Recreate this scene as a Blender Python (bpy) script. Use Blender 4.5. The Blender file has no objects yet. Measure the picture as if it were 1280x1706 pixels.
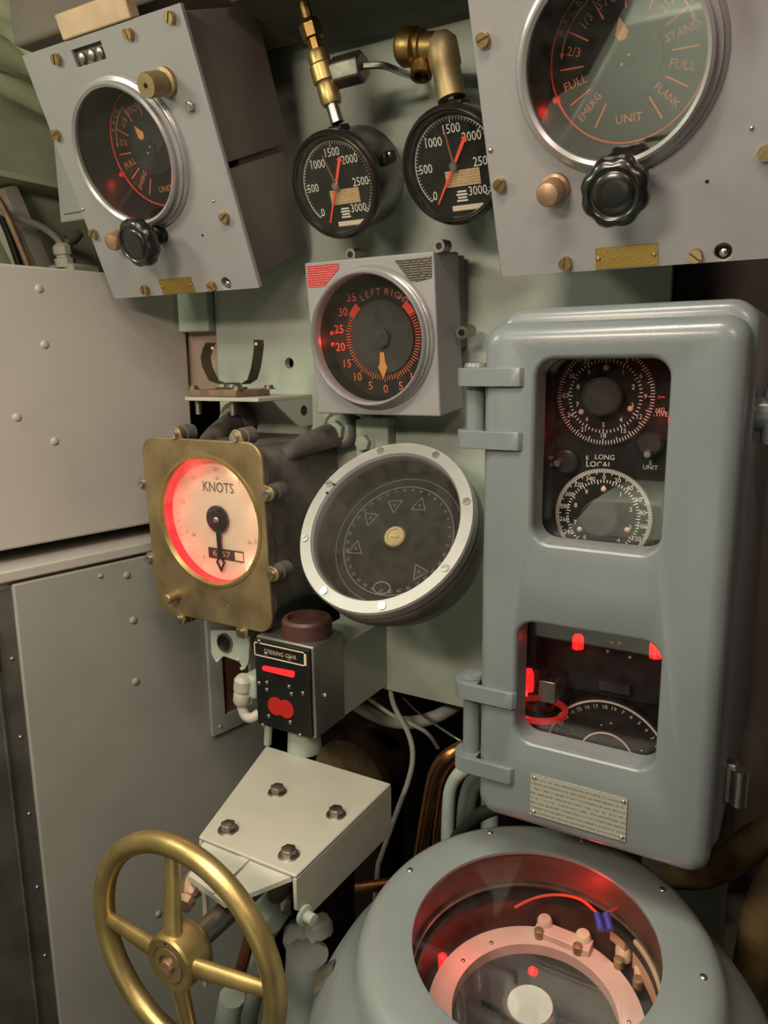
import bpy, math, random
from math import sin, cos, pi, radians, sqrt, atan2, hypot
from mathutils import Matrix, Vector
random.seed(7)
D = bpy.data
COL = bpy.context.scene.collection
SC = bpy.context.scene

# ------------------------------------------------------------------ camera
FPX, CX, CY = 1260.0, 640.0, 853.0          # focal length and centre in photo pixels (1280 x 1706)
def nz(v): return Vector(v).normalized()
DN = nz((70, 6459, FPX))
_u = Vector((2202, 215, -FPX)); AX = (_u - DN * _u.dot(DN)).normalized()
AZ = -DN; AY = AZ.cross(AX)
RW = Matrix((AX, AY, AZ))                   # world from camera (x right, y down, z forward)
CAM = Vector((0, 0, 1.5))
cd = D.cameras.new('camera'); cd.sensor_fit = 'VERTICAL'; cd.sensor_height = 24.0
cd.lens = 24.0 * FPX / 1706.0; cd.clip_start = 0.02
cam = D.objects.new('camera', cd); COL.objects.link(cam)
m3 = RW @ Matrix(((1, 0, 0), (0, -1, 0), (0, 0, -1)))
cam.matrix_world = Matrix.Translation(CAM) @ m3.to_4x4()
SC.camera = cam
def ray(px, py): return RW @ Vector(((px - CX) / FPX, (py - CY) / FPX, 1.0))
def PY(px, py, y): r = ray(px, py); return CAM + r * (y / r.y)
def PX(px, py, x): r = ray(px, py); return CAM + r * (x / r.x)
def PZ(px, py, z): r = ray(px, py); return CAM + r * ((z - CAM.z) / r.z)

# ------------------------------------------------------------------ world, lights, exposure
w = D.worlds.new('world'); SC.world = w; w.use_nodes = True
w.node_tree.nodes['Background'].inputs[0].default_value = (0.9, 0.95, 0.85, 1)
w.node_tree.nodes['Background'].inputs[1].default_value = 0.02
def area(name, loc, tgt, size, power, col, spread=180):
    l = D.lights.new(name, 'AREA'); l.shape = 'RECTANGLE'; l.size = size[0]; l.size_y = size[1]
    l.energy = power; l.color = col; l.spread = radians(spread)
    o = D.objects.new(name, l); COL.objects.link(o); o.location = loc
    o.rotation_euler = (Vector(tgt) - Vector(loc)).to_track_quat('-Z', 'Y').to_euler()
    return o
area('passage_lamp_light', (-1.12, 0.06, 2.0), (-0.52, 0.9, 1.2), (0.22, 0.12), 3.8, (0.93, 1.0, 0.74))
area('overhead_lamp_light', (-0.46, -0.48, 1.93), (-0.52, 0.8, 0.70), (0.4, 0.12), 12.0, (1.0, 0.81, 0.66))
area('lower_fill_light', (-0.34, 0.10, 2.24), (-0.42, 0.2, 0.0), (0.6, 0.14), 9.0, (1.0, 0.95, 0.76), 130)  # fill light added to lift the bracket, wheel and other low parts
area('side_lamp_light', (0.42, -0.25, 2.12), (-0.3, 0.8, 1.3), (0.3, 0.12), 4.0, (1.0, 0.70, 0.62))
area('reflection_light', (-0.2, -0.35, 2.2), (-0.2, -1.0, 0.62), (0.9, 0.2), 21.0, (0.96, 1.0, 0.84), 75)  # added light behind the viewer, brightens the form mirrored in the telegraph
vs = SC.view_settings
SC.display_settings.display_device = 'sRGB'
vs.view_transform = 'Standard'; vs.look = 'None'; vs.gamma = 1.0; vs.use_curve_mapping = False
vs.exposure = -0.2

# ------------------------------------------------------------------ materials
MATS = {}
def new_mat(name):
    m = D.materials.new(name); m.use_nodes = True
    nt = m.node_tree; nt.nodes.clear()
    return m, nt, nt.nodes, nt.links
def mat(name, col, rough=0.5, metal=0.0, var=0.12, scale=30.0, bump=0.05, bscale=220.0, col2=None, stain=0.0, coat=0.0, emit=None, estr=0.0, rvar=0.1, spec=0.5):
    m, nt, N, L = new_mat(name)
    out = N.new('ShaderNodeOutputMaterial'); b = N.new('ShaderNodeBsdfPrincipled'); L.new(b.outputs[0], out.inputs[0])
    tc = N.new('ShaderNodeTexCoord')
    n1 = N.new('ShaderNodeTexNoise'); n1.inputs['Scale'].default_value = scale; n1.inputs['Detail'].default_value = 6
    L.new(tc.outputs['Object'], n1.inputs['Vector'])
    rp = N.new('ShaderNodeValToRGB')
    c = Vector(col[:3]); d = Vector(col2) if col2 else c * (1 - var * 2)
    hi = c * (1 + var * 0.5)
    rp.color_ramp.elements[0].position = 0.32; rp.color_ramp.elements[1].position = 0.68
    rp.color_ramp.elements[0].color = (*d, 1); rp.color_ramp.elements[1].color = (*hi, 1)
    L.new(n1.outputs[0], rp.inputs[0])
    last = rp.outputs[0]
    if stain:
        n3 = N.new('ShaderNodeTexNoise'); n3.inputs['Scale'].default_value = scale * 3.1; n3.inputs['Detail'].default_value = 10; n3.inputs['Roughness'].default_value = 0.7
        L.new(tc.outputs['Object'], n3.inputs['Vector'])
        r3 = N.new('ShaderNodeValToRGB'); r3.color_ramp.elements[0].position = 0.62; r3.color_ramp.elements[1].position = 0.75
        r3.color_ramp.elements[0].color = (0, 0, 0, 1); r3.color_ramp.elements[1].color = (stain, stain, stain, 1)
        L.new(n3.outputs[0], r3.inputs[0])
        mx = N.new('ShaderNodeMixRGB'); mx.inputs[2].default_value = (*(c * 0.35), 1)
        L.new(r3.outputs[0], mx.inputs[0]); L.new(last, mx.inputs[1]); last = mx.outputs[0]
    L.new(last, b.inputs['Base Color'])
    b.inputs['Metallic'].default_value = metal; b.inputs['Specular IOR Level'].default_value = spec
    mr = N.new('ShaderNodeMapRange'); mr.inputs[3].default_value = max(0.02, rough - rvar); mr.inputs[4].default_value = min(1, rough + rvar)
    L.new(n1.outputs[0], mr.inputs[0]); L.new(mr.outputs[0], b.inputs['Roughness'])
    if coat:
        b.inputs['Coat Weight'].default_value = coat; b.inputs['Coat Roughness'].default_value = 0.15
    if bump:
        n2 = N.new('ShaderNodeTexNoise'); n2.inputs['Scale'].default_value = bscale; n2.inputs['Detail'].default_value = 4
        L.new(tc.outputs['Object'], n2.inputs['Vector'])
        bp = N.new('ShaderNodeBump'); bp.inputs['Strength'].default_value = bump; bp.inputs['Distance'].default_value = 0.002
        L.new(n2.outputs[0], bp.inputs['Height']); L.new(bp.outputs[0], b.inputs['Normal'])
    if emit:
        b.inputs['Emission Color'].default_value = (*emit, 1); b.inputs['Emission Strength'].default_value = estr
    MATS[name] = m
    return m
def glass_mat(name, tint=(1, 1, 1), f0=0.05, dust=0.02, dustcol=(0.6, 0.6, 0.55)):
    m, nt, N, L = new_mat(name)
    out = N.new('ShaderNodeOutputMaterial')
    tr = N.new('ShaderNodeBsdfTransparent'); tr.inputs[0].default_value = (*tint, 1)
    gl = N.new('ShaderNodeBsdfGlossy'); gl.inputs['Roughness'].default_value = 0.02
    df = N.new('ShaderNodeBsdfDiffuse'); df.inputs[0].default_value = (*dustcol, 1)
    lw = N.new('ShaderNodeLayerWeight'); lw.inputs[0].default_value = 0.5
    pw = N.new('ShaderNodeMath'); pw.operation = 'POWER'; pw.inputs[1].default_value = 5
    ma = N.new('ShaderNodeMath'); ma.operation = 'MULTIPLY_ADD'; ma.inputs[1].default_value = 0.9; ma.inputs[2].default_value = f0
    L.new(lw.outputs['Facing'], pw.inputs[0]); L.new(pw.outputs[0], ma.inputs[0])
    m1 = N.new('ShaderNodeMixShader'); L.new(ma.outputs[0], m1.inputs[0]); L.new(tr.outputs[0], m1.inputs[1]); L.new(gl.outputs[0], m1.inputs[2])
    tc = N.new('ShaderNodeTexCoord'); n1 = N.new('ShaderNodeTexNoise'); n1.inputs['Scale'].default_value = 60; n1.inputs['Detail'].default_value = 8
    L.new(tc.outputs['Object'], n1.inputs['Vector'])
    mr = N.new('ShaderNodeMapRange'); mr.inputs[1].default_value = 0.35; mr.inputs[2].default_value = 0.75; mr.inputs[4].default_value = dust * 2
    L.new(n1.outputs[0], mr.inputs[0])
    m2 = N.new('ShaderNodeMixShader'); L.new(mr.outputs[0], m2.inputs[0]); L.new(m1.outputs[0], m2.inputs[1]); L.new(df.outputs[0], m2.inputs[2])
    L.new(m2.outputs[0], out.inputs[0]); MATS[name] = m
    return m
def print_mat(name, base, ink, rough=0.45, metal=0.0, rows=260.0, cover=0.5, axis='Y'):
    """a plate with rows of tiny printed lines too small to read"""
    m, nt, N, L = new_mat(name)
    out = N.new('ShaderNodeOutputMaterial'); b = N.new('ShaderNodeBsdfPrincipled'); L.new(b.outputs[0], out.inputs[0])
    tc = N.new('ShaderNodeTexCoord'); sp = N.new('ShaderNodeSeparateXYZ'); L.new(tc.outputs['Object'], sp.inputs[0])
    my = N.new('ShaderNodeMath'); my.operation = 'MULTIPLY'; my.inputs[1].default_value = rows; L.new(sp.outputs[axis], my.inputs[0])
    fr = N.new('ShaderNodeMath'); fr.operation = 'FRACT'; L.new(my.outputs[0], fr.inputs[0])
    lt = N.new('ShaderNodeMath'); lt.operation = 'LESS_THAN'; lt.inputs[1].default_value = cover; L.new(fr.outputs[0], lt.inputs[0])
    mp = N.new('ShaderNodeMapping'); mp.inputs['Scale'].default_value = (900, rows * 0.9, 1); L.new(tc.outputs['Object'], mp.inputs[0])
    ns = N.new('ShaderNodeTexNoise'); ns.inputs['Scale'].default_value = 1.0; ns.inputs['Detail'].default_value = 2; L.new(mp.outputs[0], ns.inputs['Vector'])
    gt = N.new('ShaderNodeMath'); gt.operation = 'GREATER_THAN'; gt.inputs[1].default_value = 0.46; L.new(ns.outputs[0], gt.inputs[0])
    mu = N.new('ShaderNodeMath'); mu.operation = 'MULTIPLY'; L.new(lt.outputs[0], mu.inputs[0]); L.new(gt.outputs[0], mu.inputs[1])
    mx = N.new('ShaderNodeMixRGB'); mx.inputs[1].default_value = (*base, 1); mx.inputs[2].default_value = (*ink, 1); L.new(mu.outputs[0], mx.inputs[0])
    L.new(mx.outputs[0], b.inputs['Base Color']); b.inputs['Roughness'].default_value = rough; b.inputs['Metallic'].default_value = metal
    MATS[name] = m
    return m
def glow(name, col, s):
    m, nt, N, L = new_mat(name)
    out = N.new('ShaderNodeOutputMaterial'); b = N.new('ShaderNodeBsdfPrincipled'); L.new(b.outputs[0], out.inputs[0])
    b.inputs['Base Color'].default_value = (*[c * 0.25 for c in col], 1); b.inputs['Roughness'].default_value = 0.3
    b.inputs['Emission Color'].default_value = (*col, 1); b.inputs['Emission Strength'].default_value = s
    MATS[name] = m
mat('panel', (0.295, 0.29, 0.295), 0.5, var=0.04, scale=9, bump=0.05, bscale=500)
mat('cabinet', (0.160, 0.188, 0.192), 0.34, var=0.05, scale=7, bump=0.06, bscale=420, coat=0.25)
mat('gyro', (0.205, 0.232, 0.228), 0.36, var=0.05, scale=9, bump=0.08, bscale=300, coat=0.15)
mat('housing', (0.17, 0.145, 0.125), 0.55, var=0.1, scale=8, bump=0.06, bscale=300)
mat('seafoam', (0.38, 0.43, 0.36), 0.5, var=0.05, scale=8, bump=0.1, bscale=160)
mat('cream', (0.46, 0.44, 0.37), 0.45, var=0.05, scale=12, bump=0.05, bscale=260, stain=0.12)
mat('locker', (0.50, 0.475, 0.435), 0.42, var=0.04, scale=6, bump=0.05, bscale=340)
mat('locker_low', (0.35, 0.355, 0.315), 0.4, var=0.06, scale=6, bump=0.07, bscale=260, stain=0.10)
mat('dull_metal', (0.30, 0.29, 0.26), 0.38, metal=0.8, var=0.15, scale=14, bump=0.06)
mat('hull', (0.52, 0.56, 0.38), 0.6, var=0.12, scale=5, bump=0.12, bscale=60)
mat('hull_dark', (0.10, 0.10, 0.075), 0.7, var=0.25, scale=9, bump=0.1, bscale=80)
mat('void', (0.022, 0.018, 0.015), 0.85, var=0.3, scale=8, bump=0.1, spec=0.1)  # near-black colour stands for the unlit depth behind the bulkhead
mat('reflected_console', (0.54, 0.56, 0.46), 0.6, var=0.05, scale=4, bump=0.03)
mat('room', (0.035, 0.038, 0.03), 0.7, var=0.06, scale=3, bump=0.03)
mat('floor', (0.05, 0.05, 0.05), 0.7, var=0.2, scale=20)
mat('brass', (0.60, 0.45, 0.19), 0.42, metal=0.9, var=0.16, scale=18, bump=0.07, bscale=200, rvar=0.12)
mat('brass_dull', (0.42, 0.315, 0.165), 0.5, metal=0.75, var=0.22, scale=16, bump=0.1, bscale=180, stain=0.25)
mat('brass_dark', (0.34, 0.22, 0.08), 0.38, metal=1.0, var=0.25, scale=25, bump=0.1)
mat('brass_screw', (0.60, 0.43, 0.22), 0.35, metal=1.0, var=0.2, scale=60, bump=0.05)
mat('copper', (0.55, 0.24, 0.10), 0.35, metal=1.0, var=0.25, scale=18, bump=0.06, stain=0.2)
mat('copper_paint', (0.42, 0.27, 0.17), 0.42, metal=0.6, var=0.15, scale=30)
mat('steel', (0.62, 0.60, 0.58), 0.3, metal=1.0, var=0.1, scale=40, bump=0.03)
mat('steel_dark', (0.35, 0.32, 0.28), 0.4, metal=1.0, var=0.2, scale=40, bump=0.05)
mat('ring_metal', (0.44, 0.42, 0.41), 0.45, metal=0.6, var=0.06, scale=20, bump=0.03, bscale=500)
mat('bezel', (0.40, 0.39, 0.39), 0.3, metal=0.35, var=0.05, scale=20, bump=0.03, coat=0.4)
mat('black', (0.012, 0.012, 0.011), 0.4, var=0.2, scale=20, bump=0.05, spec=0.3)
mat('gauge_rim', (0.06, 0.05, 0.035), 0.32, metal=0.6, var=0.3, scale=30, bump=0.05)
mat('black_gloss', (0.010, 0.010, 0.009), 0.3, var=0.2, scale=20, bump=0.02, coat=0.5)
mat('dial_black', (0.011, 0.011, 0.010), 0.75, var=0.2, scale=30, bump=0.0, spec=0.12)
mat('dial_grey', (0.022, 0.020, 0.019), 0.75, var=0.15, scale=30, bump=0.0, spec=0.12)
mat('dial_disc', (0.045, 0.045, 0.043), 0.7, var=0.15, scale=30, bump=0.0, spec=0.12)
mat('orange', (0.75, 0.13, 0.04), 0.6, var=0.05, bump=0)
mat('orange_dull', (0.50, 0.16, 0.05), 0.6, var=0.05, bump=0)
mat('amber', (0.62, 0.25, 0.06), 0.5, var=0.05, bump=0)
mat('red_paint', (0.75, 0.05, 0.03), 0.5, var=0.08, bump=0)
mat('red_needle', (0.85, 0.07, 0.03), 0.45, var=0.03, bump=0, emit=(0.9, 0.06, 0.03), estr=0.0)
mat('brown_needle', (0.18, 0.07, 0.03), 0.5, bump=0)
mat('ivory', (0.74, 0.60, 0.44), 0.55, var=0.04, bump=0)
mat('white_ink', (0.68, 0.66, 0.58), 0.6, var=0.05, bump=0)
mat('grey_ink', (0.20, 0.19, 0.18), 0.6, var=0.05, bump=0)
mat('dark_ink', (0.10, 0.075, 0.06), 0.6, var=0.05, bump=0)
mat('faint_ink', (0.46, 0.33, 0.25), 0.6, var=0.05, bump=0)
mat('casting', (0.175, 0.15, 0.135), 0.5, metal=0.25, var=0.3, scale=22, bump=0.22, bscale=70, stain=0.3)
mat('brown_plastic', (0.085, 0.035, 0.028), 0.5, var=0.15, scale=20)
mat('oxide', (0.20, 0.075, 0.045), 0.6, var=0.2, scale=14, bump=0.1)
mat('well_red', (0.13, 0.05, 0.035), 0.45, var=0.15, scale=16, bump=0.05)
mat('pale_reflection', (0.55, 0.60, 0.52), 0.35, var=0.04, bump=0.0)
mat('primer', (0.36, 0.25, 0.19), 0.6, var=0.1, scale=12, bump=0.08)
mat('pink_ring', (0.66, 0.45, 0.38), 0.5, var=0.06, bump=0.02)
mat('tan', (0.58, 0.42, 0.27), 0.5, var=0.1, bump=0.03)
mat('wood', (0.22, 0.15, 0.09), 0.5, var=0.2, scale=40, bump=0.1)
mat('cable', (0.38, 0.40, 0.34), 0.6, var=0.1, scale=40, bump=0.05)
mat('cable_black', (0.015, 0.017, 0.015), 0.5, bump=0.05)
mat('wire_red', (0.7, 0.08, 0.03), 0.4, bump=0)
mat('wire_blue', (0.05, 0.04, 0.35), 0.4, bump=0)
mat('pale_pipe', (0.36, 0.42, 0.37), 0.5, var=0.08, scale=20, bump=0.05)
mat('rust', (0.16, 0.11, 0.04), 0.65, var=0.4, scale=18, bump=0.2, stain=0.4)
mat('clip_brown', (0.11, 0.085, 0.055), 0.45, metal=0.5, var=0.15, scale=30)
glass_mat('glass', f0=0.05, dust=0.004)
glass_mat('glass_clear', f0=0.028, dust=0.003)
glass_mat('glass_bright', f0=0.10, dust=0.006)
glass_mat('glass_dusty', f0=0.045, dust=0.012, dustcol=(0.5, 0.40, 0.35))
print_mat('plate_brass', (0.42, 0.30, 0.07), (0.20, 0.13, 0.03), 0.4, 0.7, 520, 0.5)
print_mat('plate_grey', (0.40, 0.40, 0.34), (0.22, 0.22, 0.18), 0.45, 0.3, 190, 0.45)
print_mat('plate_red', (0.45, 0.02, 0.03), (0.62, 0.25, 0.2), 0.4, 0.0, 330, 0.4)
print_mat('plate_dark', (0.05, 0.045, 0.04), (0.35, 0.30, 0.25), 0.35, 0.3, 330, 0.4)
print_mat('plate_tan', (0.50, 0.34, 0.18), (0.25, 0.14, 0.06), 0.55, 0.0, 330, 0.4)
print_mat('plate_white', (0.70, 0.58, 0.44), (0.4, 0.28, 0.2), 0.55, 0.0, 420, 0.35)
glow('red_glow', (1.0, 0.012, 0.012), 1.9)
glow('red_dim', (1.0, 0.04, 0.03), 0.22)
glow('red_lens', (1.0, 0.03, 0.04), 1.0)
glow('red_lens_dim', (0.75, 0.03, 0.02), 0.35)
glow('red_ring', (1.0, 0.02, 0.035), 1.25)

# ------------------------------------------------------------------ frames and mesh helpers
class F:
    """a plane through a photo pixel at depth Y: x right, y up, z out of the face"""
    def __init__(s, px, py, Y, tilt=0.0, yaw=0.0, o=None):
        s.o = Vector(o) if o is not None else PY(px, py, Y)
        t, w_ = radians(tilt), radians(yaw)
        n0 = Vector((sin(w_), -cos(w_), 0)); z = Vector((0, 0, 1))
        s.a = Vector((cos(w_), sin(w_), 0)); s.n = n0 * cos(t) - z * sin(t); s.b = z * cos(t) + n0 * sin(t)
    def l(s, px, py, h=0.0):
        r = ray(px, py); t = (s.o + s.n * h - CAM).dot(s.n) / r.dot(s.n)
        p = CAM + r * t - s.o
        return (p.dot(s.a), p.dot(s.b))
    def M(s):
        m = Matrix.Identity(4)
        for i in range(3):
            m[i][0] = s.a[i]; m[i][1] = s.b[i]; m[i][2] = s.n[i]; m[i][3] = s.o[i]
        return m
    def at(s, x, y, z=0): return s.o + s.a * x + s.b * y + s.n * z
    def loc(s, p):
        d = Vector(p) - s.o
        return Vector((d.dot(s.a), d.dot(s.b), d.dot(s.n)))
FR = {}
def thing(name, label, cat, frame=None, loc=None, group=None):
    o = D.objects.new(name, None); COL.objects.link(o); o.empty_display_size = 0.02
    M = frame.M() if frame else Matrix.Translation(Vector(loc))
    o.matrix_world = M; FR[o.name] = M
    o['label'] = label; o['category'] = cat
    if group: o['group'] = group
    return o
def tag(o, label, cat, group=None):
    o['label'] = label; o['category'] = cat
    if group: o['group'] = group
    return o
_txt = {}
def text_geo(s):
    if s not in _txt:
        c = D.curves.new('t', 'FONT'); c.body = s; c.align_x = 'CENTER'; c.align_y = 'CENTER'; c.resolution_u = 2
        o = D.objects.new('t', c); COL.objects.link(o)
        bpy.context.view_layer.update()
        me = D.meshes.new_from_object(o.evaluated_get(bpy.context.evaluated_depsgraph_get()))
        _txt[s] = ([tuple(v.co) for v in me.vertices], [tuple(p.vertices) for p in me.polygons])
        D.meshes.remove(me); D.objects.remove(o); D.curves.remove(c)
    return _txt[s]
def rrect(x0, x1, y0, y1, r, k=6):
    p = []
    for (cx, cy, a0) in ((x1 - r, y1 - r, 0), (x0 + r, y1 - r, 90), (x0 + r, y0 + r, 180), (x1 - r, y0 + r, 270)):
        for i in range(k + 1):
            a = radians(a0 + 90 * i / k); p.append((cx + r * cos(a), cy + r * sin(a)))
    return p
def quad_round(pts, r, k=5):
    """rounded polygon from corner points (counter clockwise)"""
    out = []
    n = len(pts)
    for i in range(n):
        p = Vector(pts[i]); a = (Vector(pts[i - 1]) - p).normalized(); b = (Vector(pts[(i + 1) % n]) - p).normalized()
        for j in range(k + 1):
            t = j / k
            q = (p + a * r) * (1 - t) ** 2 + p * 2 * t * (1 - t) + (p + b * r) * t ** 2
            out.append((q.x, q.y))
    return out
def circ(cx, cy, r, n=48, ph=0.0): return [(cx + r * cos(2 * pi * i / n + ph), cy + r * sin(2 * pi * i / n + ph)) for i in range(n)]
class MB:
    def __init__(s): s.v = []; s.f = []
    def add(s, vs, fs):
        k = len(s.v); s.v += [tuple(v) for v in vs]; s.f += [tuple(i + k for i in f) for f in fs]; return s
    def box(s, x0, x1, y0, y1, z0, z1):
        vs = [(x, y, z) for z in (z0, z1) for y in (y0, y1) for x in (x0, x1)]
        return s.add(vs, [(0, 2, 3, 1), (4, 5, 7, 6), (0, 1, 5, 4), (2, 6, 7, 3), (0, 4, 6, 2), (1, 3, 7, 5)])
    def prism(s, pts, z0, z1):
        n = len(pts)
        vs = [(x, y, z0) for x, y in pts] + [(x, y, z1) for x, y in pts]
        return s.add(vs, [tuple(range(n))[::-1], tuple(range(n, 2 * n))] + [(i, (i + 1) % n, n + (i + 1) % n, n + i) for i in range(n)])
    def loops(s, loops, cap0=True, cap1=True):
        n = len(loops[0]); vs = [p for l in loops for p in l]; fs = []
        for k in range(len(loops) - 1):
            for i in range(n):
                j = (i + 1) % n; fs.append((k * n + i, k * n + j, (k + 1) * n + j, (k + 1) * n + i))
        if cap0: fs.append(tuple(range(n))[::-1])
        if cap1: fs.append(tuple(range((len(loops) - 1) * n, len(loops) * n)))
        return s.add(vs, fs)
    def lathe(s, prof, c=(0, 0, 0), n=48, axis=None, close=False):
        """prof: (r, h) pairs; axis: direction of h (default local z)"""
        if axis is None: X, Y, Z = Vector((1, 0, 0)), Vector((0, 1, 0)), Vector((0, 0, 1))
        else:
            Z = Vector(axis).normalized(); X = Z.orthogonal().normalized(); Y = Z.cross(X)
        c = Vector(c if len(c) == 3 else (*c, 0))
        vs, fs, idx = [], [], []
        for r, h in prof:
            if r <= 1e-6: idx.append([len(vs)]); vs.append(c + Z * h)
            else:
                idx.append(list(range(len(vs), len(vs) + n)))
                vs += [c + Z * h + (X * cos(2 * pi * i / n) + Y * sin(2 * pi * i / n)) * r for i in range(n)]
        prs = list(zip(idx, idx[1:])) + ([(idx[-1], idx[0])] if close else [])
        for A, B in prs:
            for i in range(n):
                j = (i + 1) % n
                if len(A) == 1 and len(B) == 1: continue
                if len(A) == 1: fs.append((A[0], B[j], B[i])[::-1] if False else (A[0], B[i], B[j]))
                elif len(B) == 1: fs.append((A[i], A[j], B[0]))
                else: fs.append((A[i], A[j], B[j], B[i]))
        return s.add(vs, fs)
    def ring(s, r0, r1, z0, z1, c=(0, 0, 0), n=64, axis=None):
        return s.lathe([(r0, z0), (r1, z0), (r1, z1), (r0, z1)], c, n, axis, close=True)
    def cyl(s, p0, p1, r0, r1=None, n=20):
        p0, p1 = Vector(p0), Vector(p1); r1 = r0 if r1 is None else r1; h = (p1 - p0).length
        return s.lathe([(0, 0), (r0, 0), (r1, h), (0, h)], p0, n, p1 - p0)
    def tube(s, pts, r, n=10, closed=False, smooth=0):
        pts = [Vector(p) for p in pts]
        for _ in range(smooth):
            q = [pts[0]]
            for a, b in zip(pts, pts[1:]): q += [a * 0.75 + b * 0.25, a * 0.25 + b * 0.75]
            q.append(pts[-1]); pts = q
        m = len(pts); rr = r if isinstance(r, (list, tuple)) else None
        tang = []
        for i in range(m):
            a = pts[i - 1] if (i or closed) else pts[0]; b = pts[(i + 1) % m] if (i < m - 1 or closed) else pts[-1]
            tang.append((b - a).normalized())
        nv = tang[0].orthogonal().normalized(); loops = []
        for i in range(m):
            nv = (nv - tang[i] * nv.dot(tang[i])).normalized(); bv = tang[i].cross(nv)
            rad = (rr[0] + (rr[1] - rr[0]) * i / (m - 1)) if rr else r
            loops.append([pts[i] + (nv * cos(2 * pi * k / n) + bv * sin(2 * pi * k / n)) * rad for k in range(n)])
        if closed: loops.append(loops[0]); return s.loops(loops, False, False)
        return s.loops(loops)
    def seg(s, r0, r1, a0, a1, z0, z1, c=(0, 0), n=8):
        A = [radians(a0 + (a1 - a0) * i / n) for i in range(n + 1)]
        return s.prism([(c[0] + r1 * cos(a), c[1] + r1 * sin(a)) for a in A] + [(c[0] + r0 * cos(a), c[1] + r0 * sin(a)) for a in A[::-1]], z0, z1)
    def tick(s, r0, r1, a, wd, z, c=(0, 0)):
        a = radians(a); u = (cos(a), sin(a)); v = (-sin(a), cos(a))
        q = [(c[0] + u[0] * r + v[0] * k, c[1] + u[1] * r + v[1] * k, z) for r, k in ((r0, -wd), (r1, -wd), (r1, wd), (r0, wd))]
        return s.add(q, [(0, 1, 2, 3)])
    def flat(s, pts, z): return s.add([(x, y, z) for x, y in pts], [tuple(range(len(pts)))])
    def text(s, t, x, y, size, rot=0.0, z=0.0, sx=1.0):
        vs, fs = text_geo(t); c, d = cos(radians(rot)), sin(radians(rot))
        return s.add([(x + (c * a * sx - d * b) * size, y + (d * a * sx + c * b) * size, z) for a, b, _ in vs], fs)
    def slab(s, pts_fn, z0, z1, r, k=5):
        """solid with a rounded front edge; pts_fn(inset) gives the outline"""
        L = [[(x, y, z0) for x, y in pts_fn(0)]]
        for i in range(k + 1):
            a = pi / 2 * i / k
            L.append([(x, y, z1 - r + r * sin(a)) for x, y in pts_fn(r * (1 - cos(a)))])
        return s.loops(L)
    def obj(s, name, m, parent=None, world=False, smooth=35, bevel=0, seg=2, loc=None):
        me = D.meshes.new(name); vs = s.v
        if world and parent is not None:
            inv = FR[parent.name].inverted(); vs = [inv @ Vector(v) for v in vs]
        me.from_pydata([tuple(v) for v in vs], [], s.f); me.update()
        if smooth:
            me.shade_smooth(); me.set_sharp_from_angle(angle=radians(smooth))
        me.materials.append(MATS[m])
        o = D.objects.new(name, me); COL.objects.link(o)
        if parent is not None: o.parent = parent; FR[o.name] = FR[parent.name]
        else: FR[o.name] = Matrix.Identity(4)
        if loc is not None: o.location = loc
        if bevel:
            b = o.modifiers.new('bevel', 'BEVEL'); b.width = bevel; b.segments = seg; b.limit_method = 'ANGLE'; b.angle_limit = radians(40); b.harden_normals = False
        return o
def cut(o, *cutters):
    """subtract builder solids from a part's mesh for good"""
    tmp = []
    for mb in cutters:
        me = D.meshes.new('cut'); me.from_pydata([tuple(v) for v in mb.v], [], mb.f); me.update()
        c = D.objects.new('cut', me); COL.objects.link(c); c.matrix_world = FR[o.name]; tmp.append(c)
        md = o.modifiers.new('b', 'BOOLEAN'); md.object = c; md.operation = 'DIFFERENCE'; md.solver = 'EXACT'
    bpy.context.view_layer.update()
    dg = bpy.context.evaluated_depsgraph_get()
    me2 = D.meshes.new_from_object(o.evaluated_get(dg)); old = o.data
    o.modifiers.clear(); o.data = me2; me2.name = o.name; D.meshes.remove(old)
    for c in tmp:
        m_ = c.data; D.objects.remove(c); D.meshes.remove(m_)
    o.data.set_sharp_from_angle(angle=radians(35))
    return o
def ccw(pts):
    a = sum(pts[i - 1][0] * pts[i][1] - pts[i][0] * pts[i - 1][1] for i in range(len(pts)))
    return pts if a > 0 else pts[::-1]
def struct(mb, name, m, **k):
    o = mb.obj(name, m, **k); o['kind'] = 'structure'; return o
def wpart(mb, name, m, parent, **k): return mb.obj(name, m, parent, world=True, **k)
def single(mb, name, m, label, cat, base, group=None, **k):
    """a thing made of one mesh in world coordinates, origin moved to its base"""
    base = Vector(base); mb.v = [tuple(Vector(v) - base) for v in mb.v]
    o = mb.obj(name, m, **k); o.location = base; FR[o.name] = Matrix.Translation(base)
    return tag(o, label, cat, group)
def slot_screw(parent, x, y, r, h, m='brass_screw', rot=20.0, z=0.0, name='screw'):
    b = MB(); g = r * 0.16
    b.lathe([(0, 0), (r, 0), (r, h * 0.6), (0, h * 0.6)], n=18)
    c, d = cos(radians(rot)), sin(radians(rot))
    for sgn in (1, -1):
        a0 = math.asin(g / r); pts = [(r * cos(a0 + (pi - 2 * a0) * i / 9) * 0.96, sgn * r * sin(a0 + (pi - 2 * a0) * i / 9) * 0.96) for i in range(10)]
        b.prism(ccw([(c * px - d * py, d * px + c * py) for px, py in pts]), h * 0.6, h)
    return b.obj(name, m, parent, loc=(x, y, z))
def hex_bolt(parent, x, y, r, h, m='steel_dark', z=0.0, rot=10.0, name='bolt', washer=True):
    b = MB()
    if washer: b.lathe([(0, 0), (r * 1.35, 0), (r * 1.35, h * 0.18), (0, h * 0.18)], n=20)
    b.prism(circ(0, 0, r, 6, radians(rot)), h * 0.15 if washer else 0, h)
    b.lathe([(r * 0.8, h), (r * 0.6, h * 1.08), (0, h * 1.08)], n=12)
    return b.obj(name, m, parent, loc=(x, y, z), bevel=r * 0.06)
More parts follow.
